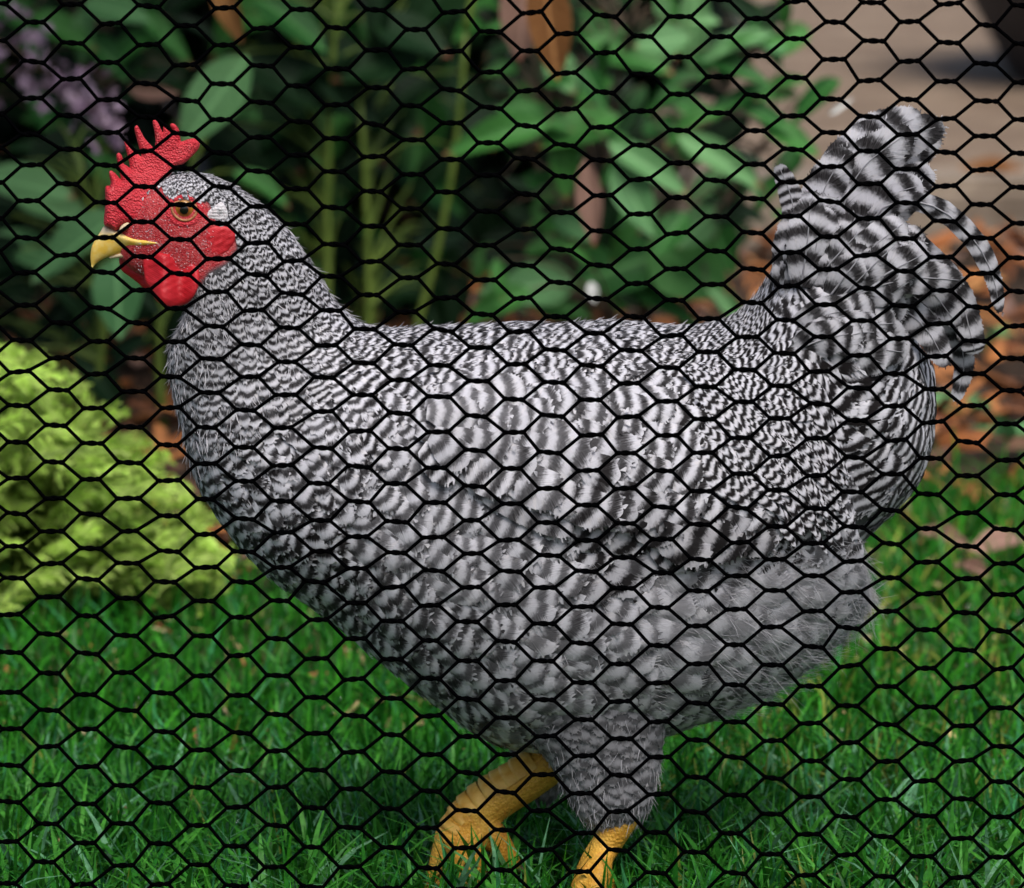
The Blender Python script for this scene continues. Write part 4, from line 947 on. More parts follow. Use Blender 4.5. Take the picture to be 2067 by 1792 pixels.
# long narrow saddle feathers hanging over the wing
ns = 190; xs = rr.uniform(1380, 1640, ns); ys = 735 + (xs - 1380) * .22 + rr.uniform(0, 190, ns)
ui, ti = [], []
for x_, y_ in zip(xs, ys):
    i0 = int(np.argmin((pb - x_) ** 2 + (qb - y_) ** 2 + np.where(nearm, 0, 1e9))); ui.append((i0 // SB['NT']) / (SB['NU'] - 1) * SB['umax']); ti.append((i0 % SB['NT']) / SB['NT'] * 2 * np.pi)
ang = np.radians(np.interp(xs, [1380, 1640], [48, 66])) + rr.normal(0, .13, ns); T_ = np.cos(ang)[:, None] * CAMR - np.sin(ang)[:, None] * _U; one = np.ones(ns)
hb = np.interp(ys, [740, 900], [.0035, .0115]) * np.interp(xs, [1380, 1560, 1640], [1, .8, .5])
V, F, fuv, fat = lay(SB, np.array(ui), np.array(ti), T_, rr.uniform(105, 170, ns) * PX, rr.uniform(7, 10, ns) * PX, rr.uniform(15, 24, ns) * PX, rr.uniform(0, 60, ns), hb, hb + .0025 + rr.uniform(0, .002, ns), one * 1.05, rr.uniform(.85, 1, ns), one * -.35, 16, .8, .6, .1, rr, na=8, nc=2)
for q in range(ns):
    sl = slice(q * lay.k, (q + 1) * lay.k)
    mesh_np('saddle_feather', V[sl], lay.f1, M['feather'], hen, attrs={'fuv': ('FLOAT_VECTOR', fuv[sl]), 'fat': ('FLOAT_COLOR', fat[sl])})
# feathers on the drumsticks
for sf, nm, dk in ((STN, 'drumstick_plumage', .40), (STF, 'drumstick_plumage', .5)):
    u2, th2, pos2 = scatter(sf, lambda p: np.full(len(p), 25 * PX), rr, 4200, umin=0.2)
    n2 = len(u2); down = np.array([0.12, 0, -1.0]) + rr.normal(0, .18, (n2, 3)); f = np.ones(n2)
    lf = 1 - 0.45 * u2 / sf['umax']
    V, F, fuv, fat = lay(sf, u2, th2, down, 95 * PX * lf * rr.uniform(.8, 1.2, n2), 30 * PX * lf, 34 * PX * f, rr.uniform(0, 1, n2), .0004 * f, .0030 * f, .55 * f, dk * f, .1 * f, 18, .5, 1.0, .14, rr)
    o = mesh_np(nm, V, F, M['feather'], hen, attrs={'fuv': ('FLOAT_VECTOR', fuv), 'fat': ('FLOAT_COLOR', fat)}); o['kind'] = 'stuff'

# loose down standing off the fluff: fine single barbs
def strands(sf, u, th, T3, L, width, lig, rr, out=0.35):
    n = len(u); p = samp(sf, 'G', u, th); nn = unit(samp(sf, 'N', u, th)); t = T3 - nn * np.sum(nn * T3, -1, keepdims=True); t = unit(t)
    d = unit(t + nn * rr.uniform(0.05, out, (n, 1)) + rr.normal(0, .22, (n, 3))); s = unit(np.cross(d, rr.normal(0, 1, (n, 3)) * .3 + np.array([0, -1., 0])))
    V = []
    p = p + nn * 0.0015
    bend = rr.normal(0, .16, (n, 3))
    for f, w in ((0, 1), (.5, .8), (1, .15)):
        c = p + d * (L * f)[:, None] + bend * (L * f * f)[:, None] - nn * (L * f * f * .1)[:, None]
        V += [c + s * (width * w)[:, None], c - s * (width * w)[:, None]]
    V = np.stack(V, 1).reshape(-1, 3); q = np.array([[0, 1, 3, 2], [2, 3, 5, 4]]); F = (np.arange(n)[:, None, None] * 6 + q[None]).reshape(-1, 4)
    fuv = np.zeros((len(V), 3)); fuv[:, 1] = .25; fat = np.stack([np.repeat(rr.uniform(0, 1, n), 6), np.repeat(rr.uniform(0, .45, n), 6), np.repeat(lig, 6), np.ones(n * 6)], 1)
    return V, F, fuv, fat
parts = []
N = 150000; ii = rr.integers(0, SB['NU'] * SB['NT'], N)
uu = ii // SB['NT'] / (SB['NU'] - 1) * SB['umax']; tt_ = ii % SB['NT'] / SB['NT'] * 2 * np.pi; pp = samp(SB, 'G', uu, tt_); qx, qy = proj(pp)
fl = (smooth(qy, 1060, 1160) * smooth(qx, 1050, 1250) + .12 * smooth(qx, 700, 900) * smooth(qy, 1000, 1200)) > rr.uniform(0, 1, N)
uu, tt_, qx, qy = uu[fl], tt_[fl], qx[fl], qy[fl]; T_, v_ = chart(qx, qy, rr); n2 = len(uu)
parts.append(strands(SB, uu, tt_, T_, rr.uniform(14, 34, n2) * PX, np.full(n2, .00011), rr.uniform(.55, 1, n2), rr, .25))
k_ = (qx > 1420) & (rr.uniform(0, 1, len(qx)) < .5) & (qy > 1080); n2 = k_.sum()
parts.append(strands(SB, uu[k_], tt_[k_], T_[k_], rr.uniform(35, 85, n2) * PX, np.full(n2, .00012), rr.uniform(.6, .9, n2), rr, .6))
for sf in (STN, STF):
    n2 = 1500; uu = rr.uniform(1.5, sf['umax'], n2); tt_ = rr.uniform(0, 2 * np.pi, n2)
    parts.append(strands(sf, uu, tt_, np.array([.1, 0, -1.]) + rr.normal(0, .2, (n2, 3)), rr.uniform(14, 40, n2) * PX, np.full(n2, .0002), rr.uniform(.5, .8, n2), rr))
# short hair feathers that break the neck and head outline
n2 = 5200; uu = rr.uniform(2.6, 9.5, n2); tt_ = rr.uniform(0, 2 * np.pi, n2); pp = samp(SB, 'G', uu, tt_); qx, qy = proj(pp); k_ = ~in_poly(qx, qy, NOF); uu, tt_, qx, qy = uu[k_], tt_[k_], qx[k_], qy[k_]
T_, v_ = chart(qx, qy, rr); n2 = len(uu)
parts.append(strands(SB, uu, tt_, T_, v_[:, 0] * PX * rr.uniform(.22, .45, n2), np.full(n2, .00024), rr.choice([.15, .95, 1.0], n2), rr, .28))
n2 = 1500; uu = rr.uniform(9, 20, n2); tt_ = rr.normal(0, .35, n2); qx, qy = proj(samp(SB, 'G', uu, tt_ % (2 * np.pi))); T_, v_ = chart(qx, qy, rr)
parts.append(strands(SB, uu, tt_ % (2 * np.pi), T_, rr.uniform(12, 34, n2) * PX, np.full(n2, .0003), rr.choice([.2, .9, 1.0], n2), rr, .22))
Vs, Fs, us_, as_, o_ = [], [], [], [], 0
for V, F, a_, b_ in parts: Vs.append(V); Fs.append(F + o_); us_.append(a_); as_.append(b_); o_ += len(V)
o = mesh_np('loose_down', np.concatenate(Vs), np.concatenate(Fs), M['feather'], hen, attrs={'fuv': ('FLOAT_VECTOR', np.concatenate(us_)), 'fat': ('FLOAT_COLOR', np.concatenate(as_))}); o['kind'] = 'stuff'

# ------------------------------------------------------------------ tail
def head_y(px_, py_):                             # depth of the near side of the head at a picture point
    d2 = (pb - px_) ** 2 + (qb - py_) ** 2 + np.where(nearm, 0, 1e9); return SB['G'].reshape(-1, 3)[np.argmin(d2)][1]
def free_feather(name, ctrl, w, per, nb, tip=.4, con=.9, lig=.95, chev=-.2, tilt=0.0, cup=.12, root_fluff=True, seed=0):
    """a feather along a curved quill given as (x, y, depth) picture points"""
    r_ = np.random.default_rng(seed)
    c = np.array([P(a, b, y) for a, b, y in ctrl]); m = 60
    pts = crom(c, np.linspace(0, len(c) - 1, m)); seg = np.linalg.norm(np.diff(pts, axis=0), axis=1); arc = np.concatenate([[0], np.cumsum(seg)]); L_ = arc[-1]
    tg = unit(np.gradient(pts, axis=0)); n0 = np.array([0, -math.cos(tilt), math.sin(tilt)]); nn = unit(n0 - tg * (tg @ n0)[:, None]); sd = np.cross(nn, tg)
    W_ = w * PX; K = 2 * nb; at_, bt = barb_template(nb, tip)
    av = np.concatenate([np.linspace(0, .8, 17), np.linspace(.8, .995, 9)[1:]]); cv = np.linspace(-1, 1, 7); na_, nc_ = len(av) - 1, 6
    Av, Cv = np.meshgrid(av, cv, indexing='ij'); Bv = Cv * wprof(av, tip)[:, None] * W_ * (1 + .03 * r_.normal(0, 1, (len(av), 1))); Av = Av * L_
    gi = np.arange(na_)[:, None] * (nc_ + 1); gj = np.arange(nc_)[None]
    fv = np.stack([gi + gj, gi + gj + 1, gi + nc_ + 2 + gj, gi + nc_ + 1 + gj], -1).reshape(-1, 4); nv = Av.size
    hw = L_ / nb * .6
    atip = at_ * L_ * (1 + r_.normal(0, .008, K)) + .12 * W_; btip = bt * W_ * (.96 + r_.uniform(0, .08, K)); aroot = np.maximum(atip - np.abs(btip) * .6, 0)
    A2 = np.stack([aroot - hw, aroot + hw, atip + hw * .3, atip - hw * .4], -1); B2 = np.stack([btip * .5, btip * .5, btip, btip], -1)
    AA = np.maximum(np.concatenate([Av.ravel(), A2.ravel()]), 0); BB = np.concatenate([Bv.ravel(), B2.ravel()]); fr = np.concatenate([np.zeros(nv), np.ones(4 * K)])
    f = np.clip(AA / L_ * (m - 1), 0, m - 1 - 1e-6); fi = f.astype(int); fg = (f - fi)[:, None]
    ev = lambda X: X[fi] * (1 - fg) + X[fi + 1] * fg
    wv = .10 * W_ * np.sin(AA / L_ * 7 + r_.uniform(0, 6)) * (BB / W_)
    V = ev(pts) + ev(tg) * np.maximum(AA - L_, 0)[:, None] + ev(sd) * BB[:, None] + ev(nn) * (wv - cup * W_ * (BB / W_) ** 2 + fr * .0002)[:, None]
    F = np.concatenate([fv, nv + np.arange(4 * K).reshape(-1, 4)])
    fuv = np.stack([BB / W_, AA / (per * PX) + r_.uniform(), np.full_like(AA, chev)], -1)
    br = np.concatenate([np.full(nv, r_.uniform(.3, .7)), np.repeat(r_.uniform(0, 1, K), 4)])
    fat = np.stack([br, np.full_like(br, con), np.full_like(br, lig), np.full_like(br, min(4., per / 20))], 1)
    # quill
    qV, qQ, qT = tube(pts[::4] + nn[::4] * .0002, np.linspace(.0007, .0002, len(pts[::4])), 5)
    k0 = len(V); V = np.concatenate([V, qV])
    fuv = np.concatenate([fuv, np.zeros((len(qV), 3))]); fat = np.concatenate([fat, np.tile([.5, .2, .7, 1], (len(qV), 1))])
    return mesh_np(name, V, [np.concatenate([F, qQ + k0]), qT + k0], M['feather'], hen, attrs={'fuv': ('FLOAT_VECTOR', fuv), 'fat': ('FLOAT_COLOR', fat)})
TF = [  # main tail, back to front
    ([(1690, 600, .03), (1760, 430, .03), (1820, 330, .03), (1895, 268, .03)], 44, 74), ([(1680, 600, .02), (1730, 430, .02), (1790, 300, .02), (1905, 250, .015)], 50, 78),
    ([(1660, 600, .01), (1700, 420, .01), (1750, 290, .01), (1860, 232, .01)], 50, 76), ([(1690, 620, 0), (1760, 470, 0), (1820, 390, 0), (1880, 340, 0)], 46, 72),
    ([(1640, 600, 0), (1668, 440, 0), (1708, 330, 0), (1790, 246, 0)], 50, 72), ([(1650, 600, -.01), (1690, 450, -.01), (1740, 340, -.012), (1840, 262, -.012)], 52, 76),
    ([(1680, 620, -.012), (1740, 470, -.014), (1790, 400, -.014), (1862, 372, -.014)], 44, 66), ([(1620, 590, -.01), (1640, 470, -.012), (1664, 380, -.014), (1712, 300, -.014)], 44, 62),
    # drooping sickles and side feathers
    ([(1690, 560, -.02), (1780, 420, -.022), (1880, 415, -.024), (1960, 478, -.024), (2002, 555, -.022), (2018, 632, -.02)], 21, 50),
    ([(1700, 600, -.01), (1790, 470, -.01), (1870, 520, -.012), (1935, 600, -.012), (1962, 690, -.012), (1968, 715, -.01)], 30, 52),
    ([(1720, 620, .0), (1830, 580, .0), (1915, 650, .0), (1945, 730, .0), (1928, 812, .0)], 24, 44), ([(1720, 640, -.02), (1800, 560, -.024), (1870, 580, -.026), (1935, 660, -.026)], 30, 46),
    ([(1730, 660, -.026), (1800, 620, -.03), (1865, 660, -.03), (1912, 740, -.03)], 32, 42),
    ([(1606, 540, -.02), (1604, 450, -.02), (1594, 390, -.02), (1570, 332, -.022)], 24, 24)]
for k, (c_, w_, p_) in enumerate(TF):
    free_feather('tail_feather', c_, w_, p_, 84, tip=.38, con=.92, lig=.90 if k < 8 else .80, chev=-.25, seed=100 + k)
rt = np.random.default_rng(77)
for k in range(92):                              # tail coverts fanning from the rump
    q = rt.uniform(0, 1); x0, y0 = 1590 + 170 * q + rt.normal(0, 10), 640 - 30 * q - 90 * rt.uniform() * (1 - q * .4)
    a = np.interp(q, [0, .5, 1], [-88, -52, -5]) + rt.normal(0, 9); Lc = rt.uniform(110, 185); a = R(a)
    yy = -0.03 - .02 * rt.uniform()
    if k >= 64:                                  # the side of the rump
        x0, y0 = rt.uniform(1590, 1730), rt.uniform(625, 715); a = R(rt.uniform(-22, 14)); Lc = rt.uniform(95, 130); yy = head_y(x0 + 40, y0) - .004
    x1, y1 = x0 + math.cos(a) * Lc, y0 + math.sin(a) * Lc
    ctrl = [(x0, y0, yy + .004), ((x0 + x1) / 2 + 4, (y0 + y1) / 2 - 6, yy), (x1, y1, yy + .003)]
    free_feather('tail_covert', ctrl, rt.uniform(32, 44), rt.uniform(38, 56), 40, tip=.42, con=.9, lig=rt.uniform(.74, .96), chev=-.25, seed=200 + k)

# ------------------------------------------------------------------ head: comb, wattles, ear, eye, beak
def z2v(pts):                                     # pixels of the close-up the outlines were drawn on
    a = np.array(pts, float); return np.stack([(170 + a[:, 0] / 4.1675) * .9695, (230 + a[:, 1] / 4.1675) * .9695], 1)
def inflate(name, outline, y_mid, thick, mat, parent, step=2.2, edge=9.0, bumps=0.0, bend=None, seed=0):
    """solid of a traced outline: rounded rim, own thickness, both sides"""
    ol = np.asarray(outline, float)
    dense = []
    for i in range(len(ol)):
        t = np.linspace(0, 1, 7)[:-1]; dense.append(crom(np.array([ol[(i - 1) % len(ol)], ol[i], ol[(i + 1) % len(ol)], ol[(i + 2) % len(ol)]]), 1 + t))
    ol = np.concatenate(dense)
    x0, y0 = ol.min(0); x1, y1 = ol.max(0)
    gx, gy = np.meshgrid(np.arange(x0, x1, step), np.arange(y0, y1, step)); gx[1::2] += step / 2
    m = in_poly(gx, gy, ol); gx, gy = gx[m], gy[m]; dd = poly_dist(gx, gy, ol); m = dd > step * .6; gx, gy = gx[m], gy[m]
    pts = [Vector((a, b)) for a, b in ol] + [Vector((a, b)) for a, b in zip(gx, gy)]
    ne = len(ol)
    vo, eo, fo, *_ = geometry.delaunay_2d_cdt(pts, [(i, (i + 1) % ne) for i in range(ne)], [], 1, 1e-5)
    v2 = np.array([(p.x, p.y) for p in vo]); fo = np.array([f for f in fo if len(f) == 3])
    cen = v2[fo].mean(1); fo = fo[in_poly(cen[:, 0], cen[:, 1], ol)]
    d = poly_dist(v2[:, 0], v2[:, 1], ol); t = np.clip(d / edge, 0, 1); hgt = np.sqrt(1 - (1 - t) ** 2)
    th_ = thick(v2[:, 0], v2[:, 1]) if callable(thick) else np.full(len(v2), thick)
    rr_ = np.random.default_rng(seed)
    bn = 0
    for k in range(7):
        fr = rr_.normal(0, 1, 2) * rr_.uniform(.12, .4); bn = bn + np.sin(v2 @ fr + rr_.uniform(0, 6))
    hgt = hgt * th_ * (1 + bumps * bn / 3)
    ym = y_mid + (bend(v2[:, 0], v2[:, 1]) if bend else 0)
    p3 = P(v2[:, 0], v2[:, 1], np.full(len(v2), y_mid)); A = p3.copy(); B = p3.copy()
    A[:, 1] = ym - hgt; B[:, 1] = ym + hgt
    V = np.concatenate([A, B]); F = np.concatenate([fo, fo[:, ::-1] + len(A)])
    V, F = weld(V, F)
    return mesh_np(name, V, F, mat, parent)
def weld(V, F):
    key = np.round(V * 1e6).astype(np.int64); _, idx, inv = np.unique(key, axis=0, return_index=True, return_inverse=True)
    F2 = inv.reshape(-1)[F]; good = (F2[:, 0] != F2[:, 1]) & (F2[:, 1] != F2[:, 2]) & (F2[:, 0] != F2[:, 2])
    return V[idx], F2[good]
COMB = z2v([(192, 985), (200, 860), (205, 780), (202, 690), (213, 655), (243, 650), (250, 620), (238, 560), (240, 528), (262, 524), (298, 552), (336, 592), (330, 545), (318, 480), (302, 410), (305, 378), (322, 368), (345, 385), (358, 425),
            (366, 462), (390, 478), (416, 492), (412, 450), (396, 385), (376, 310), (368, 268), (378, 262), (412, 305), (446, 348), (480, 372), (516, 396), (502, 335), (480, 255), (458, 170), (464, 138), (484, 132), (512, 178), (546, 240), (596, 296), (628, 320),
            (640, 262), (632, 190), (616, 112), (622, 86), (644, 86), (668, 118), (690, 166), (704, 188), (706, 150), (716, 132), (736, 140), (756, 166), (774, 196), (796, 196), (782, 160), (766, 126), (784, 112), (812, 122), (838, 156), (852, 200), (858, 262), (880, 266), (920, 250), (970, 242), (1008, 254),
            (1026, 288), (1008, 340), (962, 392), (912, 440), (868, 468), (820, 480), (780, 545), (730, 600), (680, 660), (640, 720), (610, 780), (590, 850), (575, 920), (520, 965), (420, 978), (345, 1012), (300, 1042), (240, 1012)])
inflate('comb', COMB, YH, lambda x, y: (0.0026 + 0.0072 * smooth(y, 300, 440)), M['red'], hen, 1.7, 15.0, .03, seed=3)
WN = z2v([(640, 1225), (600, 1262), (545, 1275), (530, 1330), (540, 1420), (560, 1500), (610, 1560), (628, 1612), (680, 1660), (760, 1692), (850, 1694), (925, 1662), (985, 1588), (1015, 1515), (1028, 1450), (1018, 1388), (975, 1335), (900, 1290), (780, 1248), (690, 1230)])
WFAR = z2v([(400, 1225), (345, 1238), (324, 1290), (332, 1345), (352, 1392), (420, 1442), (500, 1502), (560, 1560), (640, 1580), (700, 1540), (730, 1450), (720, 1340), (640, 1260), (520, 1235)])
inflate('wattle', WN, YH - .0125, .0032, M['wattle'], hen, 2.0, 20, .05, seed=5, bend=lambda x, y: -.004 * smooth(y, 520, 600) + .003 * np.sin(x * .09))
inflate('wattle', WFAR, YH + .007, .0042, M['wattle'], hen, 2.0, 20, .05, seed=6, bend=lambda x, y: -.002 * smooth(y, 520, 590))
EAR = z2v([(985, 1140), (1010, 1060), (1080, 1012), (1200, 998), (1285, 1008), (1328, 1058), (1332, 1120), (1295, 1190), (1245, 1250), (1180, 1278), (1110, 1262), (1040, 1232), (1000, 1190)])
inflate('ear_lobe', EAR, head_y(440, 495) + .0016, .0020, M['wattle'], hen, 1.8, 12, .12, seed=8)
EWH = z2v([(1072, 925), (1100, 862), (1150, 832), (1208, 795), (1250, 838), (1268, 900), (1252, 952), (1160, 968), (1090, 958)])
inflate('ear_patch', EWH, head_y(438, 437) + .001, .0020, M['earwhite'], hen, 1.6, 12, .3, seed=9)
# fine white bristles on the red face
n2 = 620; uu = rr.uniform(1.2, 4.6, n2); tt_ = rr.uniform(0, np.pi, n2); pp = samp(SB, 'G', uu, tt_); qx, qy = proj(pp)
k_ = in_poly(qx, qy, NOF) & (np.hypot(qx - 368, (qy - 425) * 1.15) > 30) & (rr.uniform(0, 1, n2) < .35 + .65 * smooth(qy, 420, 470)); uu, tt_, qx, qy = uu[k_], tt_[k_], qx[k_], qy[k_]; n2 = len(uu); a = np.full(n2, R(35)) + rr.normal(0, .4, n2)
T_ = np.cos(a)[:, None] * CAMR - np.sin(a)[:, None] * _U; one = np.ones(n2)
V, F, fuv, fat = strands(SB, uu, tt_, T_, rr.uniform(1.6, 3.4, n2) * PX, one * .00018, one * 1.0, rr, .3)
V[:, 1] += .0006
fat[:, 0] = .5; fat[:, 1] = .5; fuv[:, 1] = .25
o = mesh_np('face_bristles', V, F, M['feather'], hen, attrs={'fuv': ('FLOAT_VECTOR', fuv), 'fat': ('FLOAT_COLOR', fat)}); o['kind'] = 'stuff'
# eye
ex, ey = z2v([(890, 852)])[0]
ey3 = head_y(ex, ey); RE = 0.0064
ec = P(ex, ey, ey3); ec[1] += 0.0036
bm = bmesh.new(); bmesh.ops.create_uvsphere(bm, u_segments=40, v_segments=24, radius=RE)
me = bpy.data.meshes.new('eye'); bm.to_mesh(me); bm.free(); me.materials.append(M['eye']); me.polygons.foreach_set('use_smooth', np.ones(len(me.polygons), bool))
eye = bpy.data.objects.new('eye', me); COL.objects.link(eye); eye.parent = hen; eye.location = Vector(ec) - hen.location
eye.rotation_euler = (R(6), 0, 0)
pr = [(RE * math.sin(a) * 1.012, RE * math.cos(a) * 1.012) for a in np.linspace(0.0001, 0.42, 8)] + [(RE * math.sin(.42) * .97, RE * math.cos(.42) * .97)]
V, F = lathe(pr, 28); V = V[:, [0, 2, 1]] * np.array([1, -1, 1])
o = mesh_np('pupil', V, F, M['pupil'], None); o.parent = eye
# eyelids: a rim ring plus an upper lid fold
a = np.linspace(0, 2 * np.pi, 40, endpoint=False)
ring = np.stack([ex + 25 * np.cos(a) + 2 * np.sin(a), ey + 1 + (19.5 + 3.5 * np.sin(a)) * np.sin(a)], 1)
dep = np.array([min(head_y(q[0], q[1]), ey3 + .004) for q in ring]); rp = P(ring[:, 0], ring[:, 1], dep - .0002)
def ring_tube(pts, rad, seg=10):
    n = len(pts); t = unit(np.roll(pts, -1, 0) - np.roll(pts, 1, 0)); a_ = unit(np.cross(t, np.array([0, 1.0, 0]))); b_ = np.cross(t, a_); an = np.arange(seg) / seg * 2 * np.pi
    V = (pts[:, None] + rad[:, None, None] * (a_[:, None] * np.cos(an)[None, :, None] + b_[:, None] * np.sin(an)[None, :, None])).reshape(-1, 3)
    i = np.arange(n)[:, None]; j = np.arange(seg)[None]; return V, np.stack([i * seg + j, i * seg + (j + 1) % seg, ((i + 1) % n) * seg + (j + 1) % seg, ((i + 1) % n) * seg + j], -1).reshape(-1, 4)
V, F = ring_tube(rp, np.full(40, .0008)); mesh_np('eyelid', V, F, M['lid'], hen)
ring2 = np.stack([ex + 33 * np.cos(a), ey + 2 + (27 + 3 * np.sin(a)) * np.sin(a)], 1); dep = np.array([head_y(q[0], q[1]) for q in ring2]); rp = P(ring2[:, 0], ring2[:, 1], dep + .0020)
V, F = ring_tube(rp, np.full(40, .0027)); mesh_np('eye_socket_skin', V, F, M['red'], hen)
# beak
def loft_z(name, rows, mat, yo, e=0.9):
    D = z2v([(r_[0], r_[1]) for r_ in rows]); Vv = z2v([(r_[2], r_[3]) for r_ in rows]); w_ = np.array([r_[4] for r_ in rows]) * .2326 * PX
    D3 = P(D[:, 0], D[:, 1], np.zeros(len(D)) + yo); V3 = P(Vv[:, 0], Vv[:, 1], np.zeros(len(D)) + yo); D3[:, 1] = 0; V3[:, 1] = 0
    sf = make_surface(D3, V3, w_, np.full(len(rows), yo), 60, 40, e, .8); V, Q, T = closed(sf)
    o = mesh_np(name, V, [Q, T], mat, None); o.parent = hen; o.location = -hen.location
    return o
upper = loft_z('upper_beak', [(84, 1348, 96, 1362, 5), (76, 1275, 130, 1325, 24), (86, 1185, 190, 1286, 46), (118, 1120, 250, 1266, 62), (160, 1055, 320, 1246, 76), (205, 1000, 400, 1228, 92), (300, 1035, 480, 1212, 128), (420, 1072, 560, 1186, 168), (560, 1086, 640, 1162, 198), (690, 1112, 732, 1140, 206)], M['beak'], YH)
lower = loft_z('lower_beak', [(236, 1268, 250, 1284, 18), (320, 1232, 335, 1278, 52), (410, 1215, 425, 1276, 82), (520, 1190, 530, 1268, 112), (600, 1178, 615, 1250, 135), (660, 1180, 668, 1228, 140)], M['beak_pale'], YH)
# nostril flap
NO = z2v([(325, 1040), (345, 1000), (390, 972), (420, 985), (405, 1020), (360, 1048)])
inflate('nostril_flap', NO, YH - .0085, .0022, M['beak_pale'], hen, 1.6, 6, .1, seed=12)

# ------------------------------------------------------------------ legs
def leg(paths, yo, name='leg'):
    """scaly shank and toes: paths of (x,y,dy,r) in picture units, fused into one skin"""
    parts, claws = [], []
    for pth in paths:
        pth_ = np.array([q[:4] for q in pth], float); m = 8 * (len(pth) - 1) + 1; t = np.linspace(0, len(pth) - 1, m)
        c = np.array([P(q[0], q[1], yo + q[2]) for q in pth_]); rad = pth_[:, 3] * PX
        c[:, 2] = np.maximum(c[:, 2], rad * .9)
        parts.append(tube(crom(c, t), np.maximum(crom(rad[:, None], t)[:, 0], .0015), 14))
    V, F = join(parts); tmp = mesh_np('leg_raw', V, F, M['leg'])
    md = tmp.modifiers.new('r', 'REMESH'); md.mode = 'VOXEL'; md.voxel_size = .0011; md.use_smooth_shade = True
    sm = tmp.modifiers.new('s', 'SMOOTH'); sm.iterations = 5; sm.factor = .5
    me = bpy.data.meshes.new_from_object(tmp.evaluated_get(bpy.context.evaluated_depsgraph_get())); bpy.data.objects.remove(tmp)
    me.name = name; me.materials.clear(); me.materials.append(M['leg'])
    co = np.zeros(len(me.vertices) * 3, np.float32); me.vertices.foreach_get('co', co); me.vertices.foreach_set('co', (co.reshape(-1, 3) - np.array(hen.location, np.float32)).ravel())
    o = bpy.data.objects.new(name, me); COL.objects.link(o); o.parent = hen
    return o
def claw(parent, pts, r0, yo):
    c = np.array([P(a, b, yo + d) for a, b, d in pts]); c[:, 2] = np.maximum(c[:, 2], .002); cc = crom(c, np.linspace(0, len(c) - 1, 9))
    V, Q, T = tube(cc, np.linspace(r0, .0004, 9), 8); o = mesh_np('claw', V - np.array(hen.location), [Q, T], M['claw'], None); o.parent = parent
def scutes(parent, pth, yo, n, r0):
    """overlapping plates down the front of the shank"""
    c = np.array([P(a, b, yo + d) for a, b, d in pth]); pts = crom(c, np.linspace(0, len(c) - 1, n + 1)); tg = unit(np.gradient(pts, axis=0))
    for k in range(n):
        p0 = pts[k]; t = tg[k]; s = np.array([0, -1.0, 0]); nr = unit(np.cross(t, s)); nr = nr if nr[2] > 0 else -nr
        rows = []
        for f in np.linspace(-.1, 1.06, 5):
            for a_ in np.linspace(-1.25, 1.25, 9):
                rad = r0[0] * (1 - k / n) + r0[1] * k / n + .0012 * np.clip(f, 0, 1) ** .7 - .0016 * max(0, f - .9) * 10 - .0012 * abs(a_ / 1.25) ** 4
                q = p0 + t * np.linalg.norm(pts[k + 1] - p0) * f
                rows.append(q + (nr * math.cos(a_) + s * math.sin(a_)) * rad)
        i = np.arange(4)[:, None] * 9; j = np.arange(8)[None]; F = np.stack([i + j, i + j + 1, i + 10 + j, i + 9 + j], -1).reshape(-1, 4)
        o = mesh_np('scute', np.array(rows) - np.array(hen.location), F, M['scute'], None); o.parent = parent
YF = 0.005
front = leg([[(1112, 1538, 0, 44), (1060, 1574, 0, 45), (1000, 1612, 0, 46), (950, 1652, 0, 50), (926, 1700, 0, 50)],
             [(915, 1690, -.004, 40), (896, 1735, -.008, 30), (884, 1780, -.012, 26), (872, 1830, -.014, 21), (840, 1868, -.016, 16)],
             [(935, 1695, -.012, 42), (942, 1750, -.02, 34), (940, 1800, -.024, 27), (930, 1840, -.026, 23), (905, 1868, -.03, 16)],
             [(945, 1690, .004, 36), (965, 1740, .01, 26), (972, 1800, .012, 22), (965, 1860, .012, 16)],
             [(975, 1668, -.004, 40), (1010, 1706, -.008, 26), (1030, 1736, -.01, 20), (1044, 1752, -.01, 14)]], YF)
claw(front, [(1042, 1748, -.01), (1062, 1762, -.01), (1074, 1786, -.01)], 10 * PX, YF)
scutes(front, [(1090, 1552, 0), (1040, 1586, 0), (990, 1618, 0), (948, 1660, 0), (928, 1705, -.002)], YF, 10, (49 * PX, 54 * PX))
YN = -0.045
back = leg([[(1258, 1600, 0, 26), (1262, 1640, 0, 31), (1232, 1690, 0, 31), (1200, 1742, 0, 31), (1182, 1790, 0, 30)],
            [(1222, 1716, -.004, 24), (1184, 1775, -.014, 27), (1160, 1840, -.018, 23), (1120, 1900, -.02, 18)],
            [(1212, 1730, -.008, 26), (1200, 1810, -.024, 25), (1180, 1880, -.028, 20)], [(1200, 1760, .006, 26), (1210, 1830, .012, 22), (1215, 1880, .014, 16)],
            [(1205, 1740, .002, 28), (1222, 1786, .004, 20), (1232, 1830, .004, 14)]], YN)

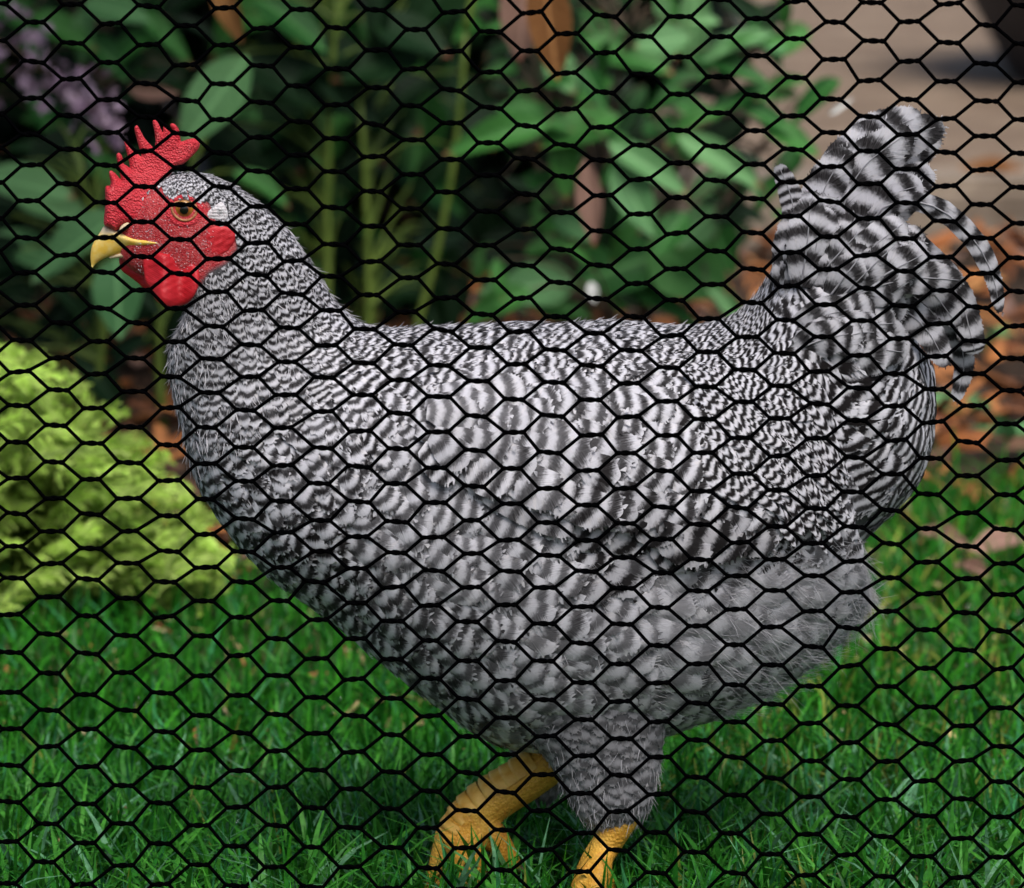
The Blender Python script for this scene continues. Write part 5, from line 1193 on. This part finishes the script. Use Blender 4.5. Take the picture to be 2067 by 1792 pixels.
# ================================================================== THE NETTING
YNET = -0.132
TR_ = np.array([45.7, 128, 204, 275, 344, 418.5, 494, 564, 635.6, 707, 776, 846, 922, 996.7, 1070, 1138.7, 1205.7, 1280, 1359, 1440, 1517, 1593, 1670.5, 1752, 1837])
DXY = np.array([45, 564, 640, 707, 846, 1000, 1140, 1280, 1440, 1517, 1837]); DXV = np.array([70.5, 57, 50, 45, 38, 31, 31, 23, 23, 24, 15])
rn = np.random.default_rng(8)
R0, R1, C0, C1 = -10, 28, -8, 34
def Trow(r_):
    r_ = np.asarray(r_, float); i = np.interp(r_, np.arange(25), TR_)
    return i + np.minimum(r_, 0) * 80 + np.maximum(r_ - 24, 0) * 82
node = {}
for m in range(2 * R0, 2 * R1 + 1):
    for c in range(C0, C1 + 1):
        if (c - m) % 2: continue
        y = Trow(m / 2) - 0.0; dx = np.interp(y, DXY, DXV)
        x = dx + 79.3 * c; y = y + (0.0225 - .006 * smooth(y, 200, 1100)) * (x - 70)
        x += rn.normal(0, 2.0); y += rn.normal(0, 1.6); k = .9695
        depth = YNET + .004 * math.sin(c * .35 + m * .11) + rn.normal(0, .0006)
        p = P(x * k, y * k, depth); sl = rn.normal(0.02, .05)
        node[(c, m)] = (p, np.array([math.cos(sl), 0, -math.sin(sl)]), (22.5 + rn.normal(0, 1.5)) * .9695 * PX * .95)
netting = empty('wire_netting', (0, YNET, 0)); tag(netting, 'black hexagonal poultry wire netting stretched in front of the hen', 'netting')
RW = 0.00105
for j in range(2 * R0, 2 * R1):
    pts = []
    for c in range(C0, C1 + 1):
        up = (c - j) % 2 == 0                     # twist shared with the wire above, or below
        m = j if up else j + 1
        if (c, m) not in node: continue
        p, d, h = node[(c, m)]
        if p[2] < -0.03: continue
        s = np.linspace(-1, 1, 9); phi = (-math.pi / 2 if up else math.pi / 2) + (s + 1) / 2 * 2 * math.pi
        q = p + d * (s * h)[:, None] + (np.array([0, 0, 1.0]) * np.sin(phi)[:, None] + np.array([0, 1.0, 0]) * np.cos(phi)[:, None]) * RW * .68
        pts.append(q)
    if len(pts) < 3: continue
    pts = np.concatenate(pts)
    V, Q, T = tube(pts, RW, 6)
    mesh_np('wire', V, [Q, T], M['wire'], netting)
print('tris', sum(len(o.data.polygons) * 2 for o in scene.objects if o.type == 'MESH'))
